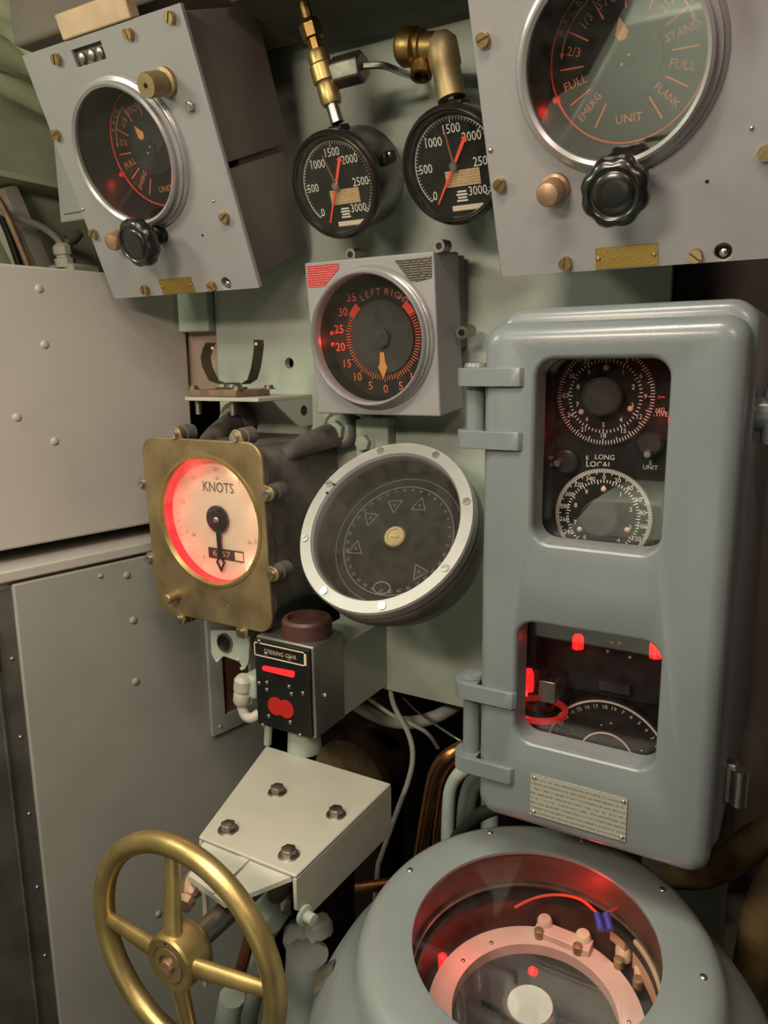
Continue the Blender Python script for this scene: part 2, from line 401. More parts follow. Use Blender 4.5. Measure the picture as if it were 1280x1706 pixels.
def dome(parent, x, y, r, h, m='steel', z=0.0, name='rivet'):
    b = MB().lathe([(r, 0), (r * 0.92, h * 0.5), (r * 0.6, h * 0.85), (0, h)], n=14)
    return b.obj(name, m, parent, loc=(x, y, z), smooth=60)
def point(name, parent, loc, power, col=(1, 0.03, 0.02), rad=0.004):
    l = D.lights.new(name, 'POINT'); l.energy = power; l.color = col; l.shadow_soft_size = rad
    o = D.objects.new(name, l); COL.objects.link(o); o.parent = parent; o.location = loc
    return o

WALL = 1.0      # depth of the mounting bulkhead

# ------------------------------------------------------------------ the room
struct(MB().box(-1.62, 1.4, -1.6, 1.5, -0.05, 0.0), 'floor', 'floor')
struct(MB().box(-1.62, 1.4, -1.6, 1.5, 2.3, 2.35), 'ceiling', 'hull_dark')
struct(MB().box(-1.62, 1.4, -1.65, -1.6, 0, 2.3), 'wall_rear', 'room')
struct(MB().box(1.4, 1.45, -1.6, 1.5, 0, 2.3), 'wall_right', 'room')
struct(MB().box(-1.62, 1.4, 1.34, 1.4, 0, 2.3), 'wall_hull', 'void')
# curved hull plating on the left
prof = [(-1.50, 0.0), (-1.50, 1.55), (-1.47, 1.75), (-1.40, 1.92), (-1.28, 2.08), (-1.10, 2.2), (-0.9, 2.29)]
hb = MB()
vsl = []
for y in (-1.6, 1.34):
    vsl += [(x, y, z) for x, z in prof] + [(x - 0.03, y, z + 0.02) for x, z in prof[::-1]]
k = len(prof) * 2
hb.add(vsl, [tuple(range(k)), tuple(range(k, 2 * k))[::-1]] + [(i, i + k, (i + 1) % k + k, (i + 1) % k) for i in range(k)])
struct(hb, 'wall_left', 'hull')
# mounting bulkhead behind the instruments
xl = PY(365, 640, WALL).x; xr = PY(1118, 480, WALL).x
p1 = PY(567, 1165, WALL); p2 = PY(602, 1138, WALL); zb = PY(680, 1157, WALL).z
xw = PY(567, 1050, WALL).x
out = [(xl, 1.12), (xw, 1.12), (xw, p1.z), (xw + 0.008, p1.z), (p2.x, zb), (xr, zb), (xr, 2.28), (xl, 2.28)]
wb = MB().add([(x, WALL, z) for x, z in out] + [(x, WALL + 0.012, z) for x, z in out],
              [tuple(range(8)), tuple(range(8, 16))[::-1]] + [(i, i + 8, (i + 1) % 8 + 8, (i + 1) % 8) for i in range(8)])
wall = struct(wb, 'wall_back', 'seafoam', smooth=0)
hp = PY(482, 605, WALL); hp2 = PY(638, 1108, WALL); hp3 = PY(515, 683, WALL)
cut(wall, MB().cyl((hp.x, WALL - .05, hp.z), (hp.x, WALL + .05, hp.z), 0.0088),
    MB().cyl((hp2.x, WALL - .05, hp2.z), (hp2.x, WALL + .05, hp2.z), 0.0025))
# darker recessed plating beside and behind the bulkhead
zop = PY(345, 657, 1.014).z
struct(MB().box(-1.06, xl + .03, 1.014, 1.022, zop, 1.66), 'wall_recess', 'primer')
struct(MB().box(xr - .02, 1.4, 1.16, 1.17, 0.0, 2.28), 'wall_aft', 'housing')

# ------------------------------------------------------------------ engine order telegraphs
def order_dial(t, cx, cy, zd, pa=100):
    """black order dial with orange sectors and its pointer"""
    c3 = (cx, cy, zd)
    dl = MB().lathe([(0, 0), (0.074, 0), (0.074, 0.003), (0, 0.003)], c3).obj('dial', 'dial_black', t)
    z = zd + 0.0036
    ln = MB()
    for a in (0, 30, 60, 90, 120, 150, 180, 210, 240, 300, 330): ln.tick(0.042, 0.066, a - 1, 0.0007, z, (cx, cy))
    ln.obj('sector_lines', 'orange', dl)
    tx = MB()
    for s, a in (('1/3', 74), ('2/3', 44), ('STAND', 14), ('FULL', -16), ('FLANK', -46), ('UNIT', -90), ('EMERG', 224), ('FULL', 194), ('2/3', 164), ('1/3', 134), ('STOP', 104)):
        an = radians(a); rot = a if -50 < a < 60 else (a - 180 if 150 < a < 240 else a - 90 if a > 0 else a + 90)
        tx.text(s, cx + 0.053 * cos(an), cy + 0.053 * sin(an), 0.0115 if len(s) < 5 else 0.0098, rot, z)
    tx.obj('lettering', 'orange_dull', dl)
    bk = MB()
    for i, chh in enumerate('BACK'):
        a = 152 - i * 8; bk.text(chh, cx + 0.070 * cos(radians(a)), cy + 0.070 * sin(radians(a)), 0.009, a - 90, z)
    bk.obj('back_lettering', 'orange_dull', dl); bk = MB()
    for i, chh in enumerate('AHEAD'):
        a = 66 - i * 8; bk.text(chh, cx + 0.070 * cos(radians(a)), cy + 0.070 * sin(radians(a)), 0.009, a - 90, z)
    bk.obj('ahead_lettering', 'orange_dull', dl)
    for a0, a1, e in ((122, 166, 1), (22, 66, -1)):
        ar_ = MB().seg(0.0640, 0.0655, a0, a1, z - .0002, z, (cx, cy), 10)
        ba = a1 if e > 0 else a0; ea = radians(ba + e * 5); ba = radians(ba)
        ar_.flat([(cx + 0.0648 * cos(ea), cy + 0.0648 * sin(ea)), (cx + 0.062 * cos(ba), cy + 0.062 * sin(ba)), (cx + 0.0675 * cos(ba), cy + 0.0675 * sin(ba))][::e], z)
        ar_.obj('direction_arrow', 'orange_dull', dl)
    pt = MB().lathe([(0, 0.004), (0.034, 0.004), (0.034, 0.006), (0, 0.006)], c3).obj('pointer_disc', 'dial_grey', t)
    a = radians(pa); u = Vector((cos(a), sin(a))); v = Vector((-sin(a), cos(a))); c = Vector((cx, cy))
    q = [c + u * 0.036, c + u * 0.022 - v * 0.0065, c + u * 0.0165 - v * .003, c + u * 0.0165 + v * .003, c + u * 0.022 + v * 0.0065]
    MB().prism(ccw([tuple(k_) for k_ in q]), zd + .0062, zd + .0072).obj('pointer_arrow', 'amber', pt)
    MB().lathe([(0, 0.006), (0.009, 0.006), (0.009, 0.010), (0.006, 0.012), (0, 0.012)], c3, 24).obj('hub', 'dial_grey', pt)
    for sx, sy in ((0.004, 0.003), (-0.003, -0.004)): dome(pt, cx + sx, cy + sy, 0.0014, 0.001, 'steel', zd + 0.012, 'hub_pin')
def fluted_knob(t, x, y, r, z0, z1, name='knob', m='black_gloss'):
    k_ = MB(); n = 96
    def ol(sc, dz, fl_=True):
        if sc < .8: return [(x + r * sc * cos(2 * pi * i / n), y + r * sc * sin(2 * pi * i / n), dz) for i in range(n)]
        return [(x + r * sc * (1 - 0.07 * (0.5 + 0.5 * cos(8 * 2 * pi * i / n)) ** 1.6) * cos(2 * pi * i / n), y + r * sc * (1 - 0.07 * (0.5 + 0.5 * cos(8 * 2 * pi * i / n)) ** 1.6) * sin(2 * pi * i / n), dz) for i in range(n)]
    h = z1 - z0
    k_.loops([ol(.35, z0), ol(.40, z0 + h * .35), ol(.86, z0 + h * .42), ol(.98, z0 + h * .52), ol(1, z0 + h * .66), ol(.97, z0 + h * .85), ol(.86, z0 + h * .97), ol(.72, z1), ol(.66, z1 - h * .06), ol(.60, z1 - h * .06), ol(.56, z1 - h * .01), ol(.3, z1)])
    return k_.obj(name, m, t, smooth=50)
def telegraph(name, label, f, pa):
    t = thing(name, label, 'telegraph', f)
    W, H = 0.292, 0.333
    pn = MB().box(0, W, 0, H, -0.007, 0).obj('panel', 'panel', t)
    cx, cy = 0.139, 0.191
    cut(pn, MB().cyl((cx, cy, -.05), (cx, cy, .05), 0.0824, n=72), MB().cyl((.2345, .0095, -.05), (.2345, .0095, .05), .0082),
        MB().box(.094, .150, .302, .322, -.05, .05))
    b = pn.modifiers.new('bevel', 'BEVEL'); b.width = 0.0012; b.segments = 2; b.limit_method = 'ANGLE'
    hs = MB().box(0.012, W - .012, 0.158, H - .006, -0.165, -0.0075).obj('housing', 'housing', t, bevel=.003)
    hs2 = MB().box(0.012, W - .012, 0.012, 0.150, -0.150, -0.0075).obj('lower_housing', 'housing', t, bevel=.003)
    wellc = MB().cyl((cx, cy, -.052), (cx, cy, .05), 0.0825, n=72)
    cut(hs, wellc); cut(hs2, wellc)
    MB().box(0.02, W - .02, 0.146, 0.162, -.14, -.0532).obj('housing_seam', 'housing', t)
    MB().lathe([(0.082, 0.018), (0.0855, 0.0205), (0.0885, 0.018), (0.0885, 0.011), (0.0935, 0.009), (0.0935, 0.006), (0.097, 0.004), (0.098, 0.0), (0.0822, 0.0), (0.082, 0.010)], (cx, cy, 0), 80, close=True).obj('bezel', 'bezel', t, smooth=50)
    MB().ring(0.0803, 0.0818, -0.05, 0.0128, (cx, cy, 0), 80).obj('well_wall', 'black', t)
    MB().lathe([(0, -.051), (.08, -.051), (.08, -.046), (0, -.046)], (cx, cy, 0)).obj('well_back', 'dial_black', t)
    order_dial(t, cx, cy, -0.045, pa)
    MB().prism(ccw([(cx - .006, cy + .0715), (cx + .006, cy + .0715), (cx, cy + .060)]), -.0405, -.0395).obj('index_mark', 'white_ink', t)
    MB().ring(0.0742, 0.0755, -0.044, -0.0405, (cx, cy, 0)).obj('lit_rim', 'red_paint', t)  # red paint stands for the glow of the dial's edge
    lp = MB().lathe([(0, 0), (.0035, 0), (.0035, .006), (.002, .0085), (0, .009)], (cx - .0715, cy - .024, -.043), 14).obj('dial_lamp', 'red_lens_dim', t)
    point('dial_lamp_light', t, (cx - .066, cy - .026, -.024), 0.012)
    MB().lathe([(0, 0.0135), (0.0825, 0.0135), (0.0825, 0.0155), (0, 0.0155)], (cx, cy, 0), 64).obj('glass', 'glass_bright' if pa < 110 else 'glass_clear', t)
    kx, ky = 0.144, 0.086
    sh = MB().lathe([(0, 0), (.0125, 0), (.0125, .012), (.0085, .014), (.0085, .032), (0, .032)], (kx, ky, 0), 24).obj('knob_shaft', 'black', t)
    fluted_knob(t, kx, ky, 0.0335, 0.022, 0.056)
    bs = MB().lathe([(0, 0), (.0155, 0), (.0155, .006), (.0128, .008), (.0128, .026), (.011, .030), (.006, .032), (0, .0325)], (0.072, 0.088, 0), 28).obj('push_button', 'copper_paint', t, smooth=40)
    kb = MB().lathe([(0, 0), (.017, 0), (.017, .006), (.0125, .008), (.0125, .012), (.0145, .013), (.0145, .036), (.0135, .038), (0, .038)], (.237, .261, 0), 28).obj('cap_nut', 'brass_dull', t)
    MB().lathe([(0, .038), (.003, .038), (.003, .0384), (0, .0384)], (.237, .261, 0), 12).obj('cap_hole', 'black', kb)
    for i, (x, y) in enumerate(((.066, .317), (.0125, .234), (.0125, .099), (.077, .011), (.2095, .0085), (.2685, .096), (.203, .319), (.2745, .322))):
        slot_screw(t, x, y, .0068, .0075, rot=(70, 15, 40, 80, 140, 35, 100, 60)[i])
    hex_bolt(t, .266, .230, .0062, .007, 'steel', name='hex_screw', washer=False)
    dome(t, .0055, .134, .0028, .002, 'steel', name='small_rivet'); dome(t, .256, .118, .0022, .002, 'steel', name='small_rivet')
    dome(t, .219, .077, .0018, .0008, 'black', name='pin_hole')
    MB().lathe([(0, -.012), (.004, -.012), (.004, -.003), (0, 0)], (.2345, .008, 0), 12).obj('set_pin', 'steel', t)
    npz = MB().box(.109, .173, .0015, .0235, 0, .0012).obj('nameplate', 'plate_brass', t)
    for x in (.1125, .1695): dome(npz, x, .0125, .0024, .0015, 'brass_screw', .0012, 'plate_screw')
    return t
fl = F(190, 498, .85, 22)
tl = telegraph('engine_telegraph', 'tilted grey telegraph panel above the tall beige locker', fl, 118)
fr_ = F(835, 462, .85, 22)
tr_ = telegraph('engine_telegraph', 'tilted grey telegraph panel above the two-window grey cabinet', fr_, 98)
# vertical fixing plate on the left telegraph, seen past its edge
q0 = fl.loc(PY(88, 200, .93)); 
a_, b_ = PY(88, 225, .9), PY(97, 372, .9)
fp = MB().box(a_.x, -.90, .9, .906, b_.z, 1.9)
wpart(fp, 'fixing_plate', 'panel', tl, bevel=.002)
wpart(MB().box(a_.x + .012, -.9, .896, .9, b_.z + .012, 1.9), 'fixing_plate_lip', 'panel', tl, bevel=.0015)
# visor with two plugs above the left panel

# ------------------------------------------------------------------ pressure gauges
def gauge(label, f, R, needle, brown):
    t = thing('pressure_gauge', label, 'pressure gauge', f, group=None)
    MB().lathe([(0, -.075), (R * .93, -.075), (R * .97, -.070), (R * .97, -.008), (R * 1.02, -.006), (R * 1.02, .004), (R * .95, .009), (R * .88, .009), (R * .86, .004), (R * .86, -.005), (0, -.005)], n=72).obj('case', 'black_gloss', t, smooth=40)
    MB().lathe([(R * .885, .0065), (R * .93, .0115), (R * .965, .010), (R * .985, .006), (R * .885, .006)], n=72).obj('bezel', 'gauge_rim', t, smooth=50)
    dl = MB().lathe([(0, -.0048), (R * .86, -.0048), (R * .86, -.003), (0, -.003)], n=64).obj('dial', 'dial_black', t)
    z = -.0026
    tk = MB()
    for i in range(61):
        a = 225 - i * 4.5; tk.tick(R * (.70 if i % 10 == 0 else .75), R * .80, a, .0005 if i % 10 == 0 else .0003, z)
    tk.seg(R * .795, R * .81, -45, 225, z - .0002, z, n=48)
    tk.obj('scale', 'white_ink', dl)
    nb = MB()
    for i, s in enumerate(('0', '500', '1000', '1500', '2000', '2500', '3000')):
        a = radians(225 - 45 * i); rr = R * (.60 if len(s) > 1 else .68)
        nb.text(s, rr * cos(a) * (.90 if len(s) == 4 and i != 3 else 1), rr * sin(a) * (1.12 if i == 6 else 1), .0145, 0, z, .84)
    nb.obj('numerals', 'white_ink', dl)
    MB().box(-.014, .030, -.0235, -.0055, -.003, -.002).obj('maker_plate', 'plate_tan', dl)
    MB().box(-.010, .030, -.0505, -.0445, -.003, -.002).obj('lower_plate', 'plate_white', dl)
    tb = MB()
    for i in range(4): tb.box(-.003 + .0015 * (i % 2), .011 - .001 * (i % 2), -.0405 + i * .0034, -.0385 + i * .0034, -.003, -.0025)
    tb.obj('small_print', 'white_ink', dl)
    def hand(a, r1, w1, r2, w2, head, m, zz, nm):
        u = Vector((cos(radians(a)), sin(radians(a)))); v = Vector((-u.y, u.x))
        pts = [u * r1 * .86 - v * w1, u * r1 * .84 - v * w1 * head, u * r1 + v * 0, u * r1 * .84 + v * w1 * head, u * r1 * .86 + v * w1, -u * r2 + v * w2, -u * r2 - v * w2] if head > 1 else [u * r1 - v * w1, u * r1 + v * w1, -u * r2 + v * w2, -u * r2 - v * w2]
        return MB().prism(ccw([(p.x, p.y) for p in pts]), zz, zz + .0009).obj(nm, m, t)
    hand(brown, R * .62, .0009, R * .05, .0016, 0, 'brown_needle', .0002, 'pressure_hand')
    hand(needle, R * .56, .0021, R * .74, .0009, 2.2, 'red_needle', .0016, 'set_hand')
    MB().lathe([(0, -.003), (.0055, -.003), (.0055, .0035), (.004, .0055), (0, .0055)], n=20).obj('hub', 'steel', t)
    MB().lathe([(0, .0068), (R * .9, .0068), (R * .9, .008), (0, .008)], n=56).obj('glass', 'glass', t)
    MB().box(-.011, .011, R * .90, R * 1.045, -.043, -.020).obj('stem_boss', 'black', t, bevel=.003)
    MB().box(-.006, .006, -.012, .012, -.078, -.0745).obj('back_plate', 'steel_dark', t)
    MB().box(R * .93, R * 1.04, .012, .028, -.05, -.02).obj('case_lug', 'black', t, bevel=.003)
    dome(t, R * 1.04, .024, .0035, .003, 'steel', -.03, 'lug_screw')
    return t
fg1 = F(561, 309, .868, 20); fg2 = F(757, 276, .862, 20)
g1 = gauge('black pressure gauge below the brass tee with a side nut', fg1, .0645, 66, 108)
g2 = gauge('black pressure gauge below the brass elbow, partly behind a telegraph panel', fg2, .0645, 57, 100)
# brackets that hold the gauges off the bulkhead
for nm, f, lab in (('gauge_bracket', fg1, 'short mounting stud behind the gauge under the brass tee'), ('gauge_bracket', fg2, 'short mounting stud behind the gauge under the brass elbow')):
    p = f.at(0, 0, -.075); e = Vector((p.x, WALL, p.z + .01))
    t = thing(nm, lab, 'bracket', loc=e)
    wpart(MB().cyl(f.at(0, 0, -.0755), e, .012), 'stud', 'steel_dark', t)
    wpart(MB().cyl((e.x, WALL - .006, e.z), (e.x, WALL, e.z), .03, n=28), 'flange', 'seafoam', t)

# brass tee above the left gauge
def wp(px, py, y): return PY(px, py, y)
s0 = fg1.at(0, .0645 * 1.08, -.031)
yy = s0.y
top = wp(513, 30, yy - .02); dirv = (top - s0).normalized()
def al(f): return s0 + (top - s0) * f
L = (top - s0).length
t = thing('brass_tee_fitting', 'brass tee fitting with a hexagonal side nut on a gauge', 'pipe fitting', loc=s0)
wpart(MB().lathe([(0, 0), (.0085, 0), (.0085, L * .19), (0, L * .19)], s0, 20, dirv), 'threaded_stem', 'steel', t)
wpart(MB().lathe([(0, L * .18), (.012, L * .18), (.0135, L * .22), (.0135, L * .36), (.012, L * .385), (.0155, L * .40), (.0155, L * .55), (.0135, L * .57), (.0135, L * .66), (.012, L * .69), (0, L * .69)], s0, 28, dirv), 'tee_body', 'brass', t)
wpart(MB().lathe([(0, L * .69), (.0095, L * .69), (.0095, L * .8), (.014, L * .81), (.0145, L * .93), (.011, L * .98), (0, L * .99)], s0, 8, dirv), 'upper_union', 'brass_dark', t, smooth=20)
c0 = al(.475); c1 = wp(561, 122, yy); c2 = wp(606, 110, yy)
sd = (c2 - c1).normalized()
wpart(MB().cyl(c0, c1, .009), 'branch', 'brass', t)
wpart(MB().lathe([(0, 0), (.017, 0), (.019, .003), (.019, (c2 - c1).length - .003), (.017, (c2 - c1).length), (0, (c2 - c1).length)], c1, 6, sd), 'side_nut', 'steel_dark', t, smooth=20, bevel=.002)
capil = [c2, wp(640, 108, yy + .01), wp(662, 118, yy + .03), wp(690, 128, yy + .07), wp(705, 126, WALL)]
wpart(MB().tube(capil, .0042, 10, smooth=2), 'capillary', 'steel', t)
ptop = Vector((top.x - .01, top.y + .05, 2.3))
wpart(MB().tube([al(.98), al(1.2), ptop], .007, 10, smooth=2), 'supply_pipe', 'brass_dark', t)

# brass elbow above the right gauge
s1 = fg2.at(0, .0645 * 1.08, -.031); yy = s1.y
e0 = wp(752, 160, yy); e1 = wp(737, 78, yy); e2 = wp(668, 78, yy)
t = thing('brass_elbow_fitting', 'brass elbow fitting with a knurled end nut on a gauge', 'pipe fitting', loc=s1)
wpart(MB().cyl(s1, e0, .008), 'threaded_stem', 'steel', t)
vd = (e1 - e0)
wpart(MB().lathe([(0, -.004), (.0165, -.004), (.0165, vd.length * .55), (.0185, vd.length * .6), (.0185, vd.length * .9), (.018, vd.length * 1.1), (.011, vd.length * 1.25), (0, vd.length * 1.28)], e0, 28, vd), 'elbow_body', 'brass_dull', t, smooth=45)
hd = (e2 - e1); hl = hd.length
wpart(MB().lathe([(0, 0), (.016, 0), (.016, hl * .42), (.0185, hl * .45), (.0185, hl * .52), (.016, hl * .54), (.0175, hl * .58), (.021, hl * .62), (.022, hl * .9), (.018, hl), (0, hl)], e1, 28, hd), 'elbow_arm', 'brass_dark', t, smooth=40)
e3 = wp(703, 120, yy + .005)
wpart(MB().lathe([(0, 0), (.012, 0), (.013, .006), (.013, .02), (.009, .02), (.009, .012), (0, .012)], e3 + Vector((0, 0, .012)), 18, (0.1, -.3, -1)), 'open_port', 'brass_dark', t)
wpart(MB().tube([e1 + hd * .75, Vector((e1.x - .04, .95, e1.z + .01)), Vector((e1.x - .045, WALL, e1.z + .01))], .009, 12, smooth=2), 'wall_union', 'brass_dark', t)

# ------------------------------------------------------------------ rudder angle indicator
fb = F(529, 689, .905, 6)
t = thing('rudder_indicator', 'square grey box dial marked LEFT and RIGHT with red numerals', 'indicator', fb)
W, H = fb.l(733, 698)[0] + .001, fb.l(510, 438)[1]
bx = MB().box(0, W, 0, H, -.075, 0).obj('box', 'panel', t, bevel=.003, seg=3)
cx, cy = W * .5 + .001, H * .497; R = .0925
bx.modifiers.clear(); cut(bx, MB().cyl((cx, cy, -.045), (cx, cy, .05), R * .93, n=72))
b = bx.modifiers.new('bevel', 'BEVEL'); b.width = .0025; b.segments = 3; b.limit_method = 'ANGLE'
MB().box(.03, W - .004, .08, H - .004, -.105, -.0755).obj('back_box', 'housing', t, bevel=.003)
MB().lathe([(R * .905, .016), (R * .93, .0185), (R * .955, .0165), (R * .955, .011), (R * .985, .0095), (R * .985, .006), (R * 1.02, .004), (R * 1.03, 0), (R * .9, 0), (R * .9, .004)], (cx, cy, 0), 80, close=True).obj('bezel', 'bezel', t, smooth=50)
MB().ring(R * .905, R * .928, -.044, .0, (cx, cy, 0), 72).obj('well_wall', 'dial_black', t)
dl = MB().lathe([(0, -.0445), (R * .925, -.0445), (R * .925, -.030), (0, -.030)], (cx, cy, 0), 64).obj('dial', 'dial_grey', t)
z = -.0295; R1 = R * .92
sc_ = MB()
for i in range(-30, 31):
    a = 270 + i * 4
    sc_.tick(R1 * .60, R1 * (.72 if i % 5 == 0 else .69), a, .00055, z, (cx, cy))
sc_.obj('scale', 'orange', dl)
rd = MB()
for s in (-1, 1): rd.seg(R1 * .60, R1 * .72, 270 + s * 122, 270 + s * 140, z - .0003, z, (cx, cy), 6)
rd.obj('limit_marks', 'red_paint', dl)
nm = MB()
for i in range(-7, 8):
    a = radians(270 + i * 20); nm.text(str(abs(i) * 5), cx + R1 * .84 * cos(a), cy + R1 * .84 * sin(a), .0165, 0, z)
nm.obj('numerals', 'orange', dl)
lt = MB()
for s, a0, st in (('LEFT', 118, -8.5), ('RIGHT', 80, -8)):
    for i, ch in enumerate(s):
        a = a0 + i * st; lt.text(ch, cx + R1 * .71 * cos(radians(a)), cy + R1 * .71 * sin(radians(a)), .0125, a - 90, z)
lt.obj('lettering', 'orange_dull', dl)
ds = MB().lathe([(0, -.0298), (R1 * .585, -.0298), (R1 * .585, -.026), (0, -.026)], (cx, cy, 0), 64).obj('pointer_disc', 'dial_disc', t)
ar = [(0, -.056), (.0075, -.040), (.0045, -.036), (.003, -.020), (-.003, -.020), (-.0045, -.036), (-.0075, -.040)]
MB().prism(ccw([(cx + x, cy + y) for x, y in ar]), -.0258, -.0247).obj('pointer_arrow', 'amber', ds)
hbm = MB().lathe([(0, -.026), (.0135, -.026), (.0135, -.021), (0, -.021)], (cx, cy, 0), 28).obj('hub', 'dial_disc', ds)
for x, y in ((.005, .004), (-.006, .006), (-.005, -.006)): dome(ds, cx + x, cy + y, .0014, .0008, 'black', -.021, 'hub_hole')
for k_, (x, y) in enumerate(((-.0825, .008), (-.0825, -.008))):
    MB().lathe([(0, 0), (.0032, 0), (.0032, .004), (0, .0065)], (cx + x, cy + y, -.030), 12).obj('dial_lamp', 'red_lens_dim', t)
point('dial_lamp_light', t, (cx - .078, cy - .002, -.012), .03)
point('dial_lamp_light', t, (cx + .076, cy + .012, -.010), .02)
MB().lathe([(0, .0125), (R * .91, .0125), (R * .91, .0145), (0, .0145)], (cx, cy, 0), 64).obj('glass', 'glass', t)
pl = [fb.l(*q) for q in ((512, 443), (565, 439), (565, 448), (541, 477), (514, 479))]
MB().prism(ccw(pl), 0.0002, .0009).obj('red_label', 'plate_red', t)
pr = [fb.l(*q) for q in ((658, 434), (720, 427), (720, 463), (692, 470), (683, 468))]
MB().prism(ccw(pr), 0.0002, .0009).obj('dark_label', 'plate_dark', t)
for px, py in ((590, 421), (737, 409)):
    x, y = fb.l(px, py, -.02); nb_ = MB().lathe([(0, 0), (.008, 0), (.008, .022), (0, .022)], (x, H + .006, -.032), 16)
    nb_.box(x - .004, x + .004, H - .001, H + .004, -.028, -.016)
    so = nb_.obj('lid_nut', 'steel_dark', t); MB().lathe([(0, .0221), (.0042, .0221), (.0042, .0224), (0, .0224)], (x, H + .006, -.032), 12).obj('nut_hole', 'black', so)
so = MB().lathe([(0, 0), (.0085, 0), (.0085, .03), (0, .03)], (W + .014, .105, -.075), 16).obj('side_nut', 'steel_dark', t)
MB().lathe([(0, .0301), (.0045, .0301), (.0045, .0304), (0, .0304)], (W + .014, .105, -.075), 12).obj('nut_hole', 'black', so)
MB().box(W - .004, W + .012, .100, .110, -.075, -.066).obj('nut_arm', 'steel_dark', t)
MB().box(.086, .098, -.006, .0005, -.02, -.01).obj('bottom_latch', 'black', t)

# ------------------------------------------------------------------ two-window instrument cabinet
fc = F(797, 950, .68)
t = thing('instrument_cabinet', 'tall grey cabinet with two rounded glass windows and red-lit dials', 'cabinet', fc)
x0 = 0.0; x1 = fc.l(1222, 950, -.014)[0]; y0 = fc.l(960, 1405)[1]; y1 = fc.l(1000, 531)[1]
def door_ol(i): return rrect(x0 + i, x1 - i, y0 + i, y1 - i, max(.004, .020 - i * .6), 6)
door = MB().slab(door_ol, -.030, 0, .016, 6).obj('door', 'cabinet', t, smooth=50)
def win(pts): return [fc.l(*p) for p in pts]
w1 = win(((888, 592), (1122, 591), (1106, 934), (880, 905))); w2 = win(((858, 1022), (1106, 1077), (1097, 1290), (852, 1240)))
def rect_of(w_):
    xs = (w_[0][0] + w_[3][0]) / 2, (w_[1][0] + w_[2][0]) / 2; ys = (w_[2][1] + w_[3][1]) / 2, (w_[0][1] + w_[1][1]) / 2
    return xs[0], xs[1], ys[0], ys[1]
R1_, R2_ = rect_of(w1), rect_of(w2)
cuts = []
for r in (R1_, R2_):
    def ol(i, r=r): return rrect(r[0] + i, r[1] - i, r[2] + i, r[3] - i, max(.004, .020 - i), 6)
    m_ = MB(); m_.loops([[(x, y, zz) for x, y in ol(i)] for i, zz in ((.0032, -.04), (.0032, -.0075), (.0026, -.004), (.0015, -.0012), (-.0012, 0.0), (-.004, .012))])
    cuts.append(m_)
cut(door, *cuts); door.data.set_sharp_from_angle(angle=radians(50))
# body behind the door
bt = fc.l(1000, 509, -.045)[1]
def body_ol(i): return rrect(x0 + .003 + i, x1 + .004 - i, y0 + .004 + i, bt - i, max(.004, .024 - i * .5), 6)
body = MB().slab(body_ol, -(WALL - .68), -.0312, .010, 4).obj('body', 'cabinet', t, smooth=50)
cut(body, MB().prism(rrect(x0 + .015, x1 - .012, y0 + .018, y1 - .015, .012), -.15, .05))
ln = MB().box(x0 + .0155, x1 - .0125, y0 + .0185, y1 - .0155, -.1495, -.145); ln.obj('back_liner', 'dial_black', t)
MB().box(x0 + .0155, x1 - .0125, R2_[3] + .018, R2_[3] + .021, -.145, -.034).obj('divider', 'dial_black', t)
for nm_, r in (('window_glass', R1_), ('window_glass', R2_)):
    MB().prism(rrect(r[0] - .004, r[1] + .004, r[2] - .004, r[3] + .004, .02), -.0335, -.0310).obj(nm_, 'glass', t)
# upper instrument face
zi = -.066
ip = MB().box(x0 + .016, x1 - .013, R2_[3] + .0215, y1 - .016, zi - .006, zi).obj('instrument_face', 'dial_black', t)
def bearing_dial(px, py, ro, ri, lab, n1, n2, nums1, nums2):
    c = fc.l(px, py, zi + .002); z = zi + .0022
    dl = MB().lathe([(0, zi), (ro * 1.03, zi), (ro * 1.03, zi + .002), (0, zi + .002)], (*c, 0), 56).obj(lab, 'dial_black', t)
    k_ = MB()
    for i in range(n1): k_.tick(ro * (.90 if i % 5 else .86), ro * .98, i * 360 / n1, .0004, z, c)
    for i in range(n2): k_.tick(ri * (.92 if i % 5 else .88), ri * 1.0, i * 360 / n2, .00045, z, c)
    k_.obj('scale', 'white_ink', dl)
    k_ = MB()
    for i, s in enumerate(nums1):
        a = 90 - i * 360 / len(nums1); k_.text(s, c[0] + ro * .80 * cos(radians(a)), c[1] + ro * .80 * sin(radians(a)), .0064, 0, z)
    for i, s in enumerate(nums2):
        a = 90 - i * 360 / len(nums2); k_.text(s, c[0] + ri * .78 * cos(radians(a)), c[1] + ri * .78 * sin(radians(a)), .0064, 0, z)
    k_.obj('numerals', 'white_ink', dl)
    hb_ = MB().lathe([(0, zi + .002), (.0185, zi + .002), (.0185, zi + .015), (.0165, zi + .017), (.0165, zi + .016), (.006, zi + .016), (0, zi + .0175)], (*c, 0), 32).obj('hub', 'dial_disc', dl)
    for a in (90, 215, 335): dome(dl, c[0] + .027 * cos(radians(a)), c[1] + .027 * sin(radians(a)), .0028, .002, 'pink_ring', zi + .002, 'stud')
    return dl
ten = [str(i) for i in range(0, 36, 3)]
bearing_dial(1008, 660, .0475, .0355, 'upper_dial', 100, 60, ten, [str(i) for i in range(10)])
bearing_dial(1004, 860, .0485, .0365, 'lower_dial', 180, 72, [str(i) for i in range(0, 360, 20)], [str(i) for i in range(10)])
tx = MB()
for s, px, py, sz in (('OWN', 925, 763, .005), ('SHIP', 925, 774, .005), ('E', 979, 763, .006), ('LONG', 1008, 762, .007), ('LOCAL', 998, 774, .008), ('S', 1084, 771, .006), ('UNIT', 1084, 779, .006), ('RELATIVE', 1090, 690, .006), ('BEARING', 1086, 683, .006)):
    x, y = fc.l(px, py, zi); tx.text(s, x, y, sz, 0, zi + .0006)
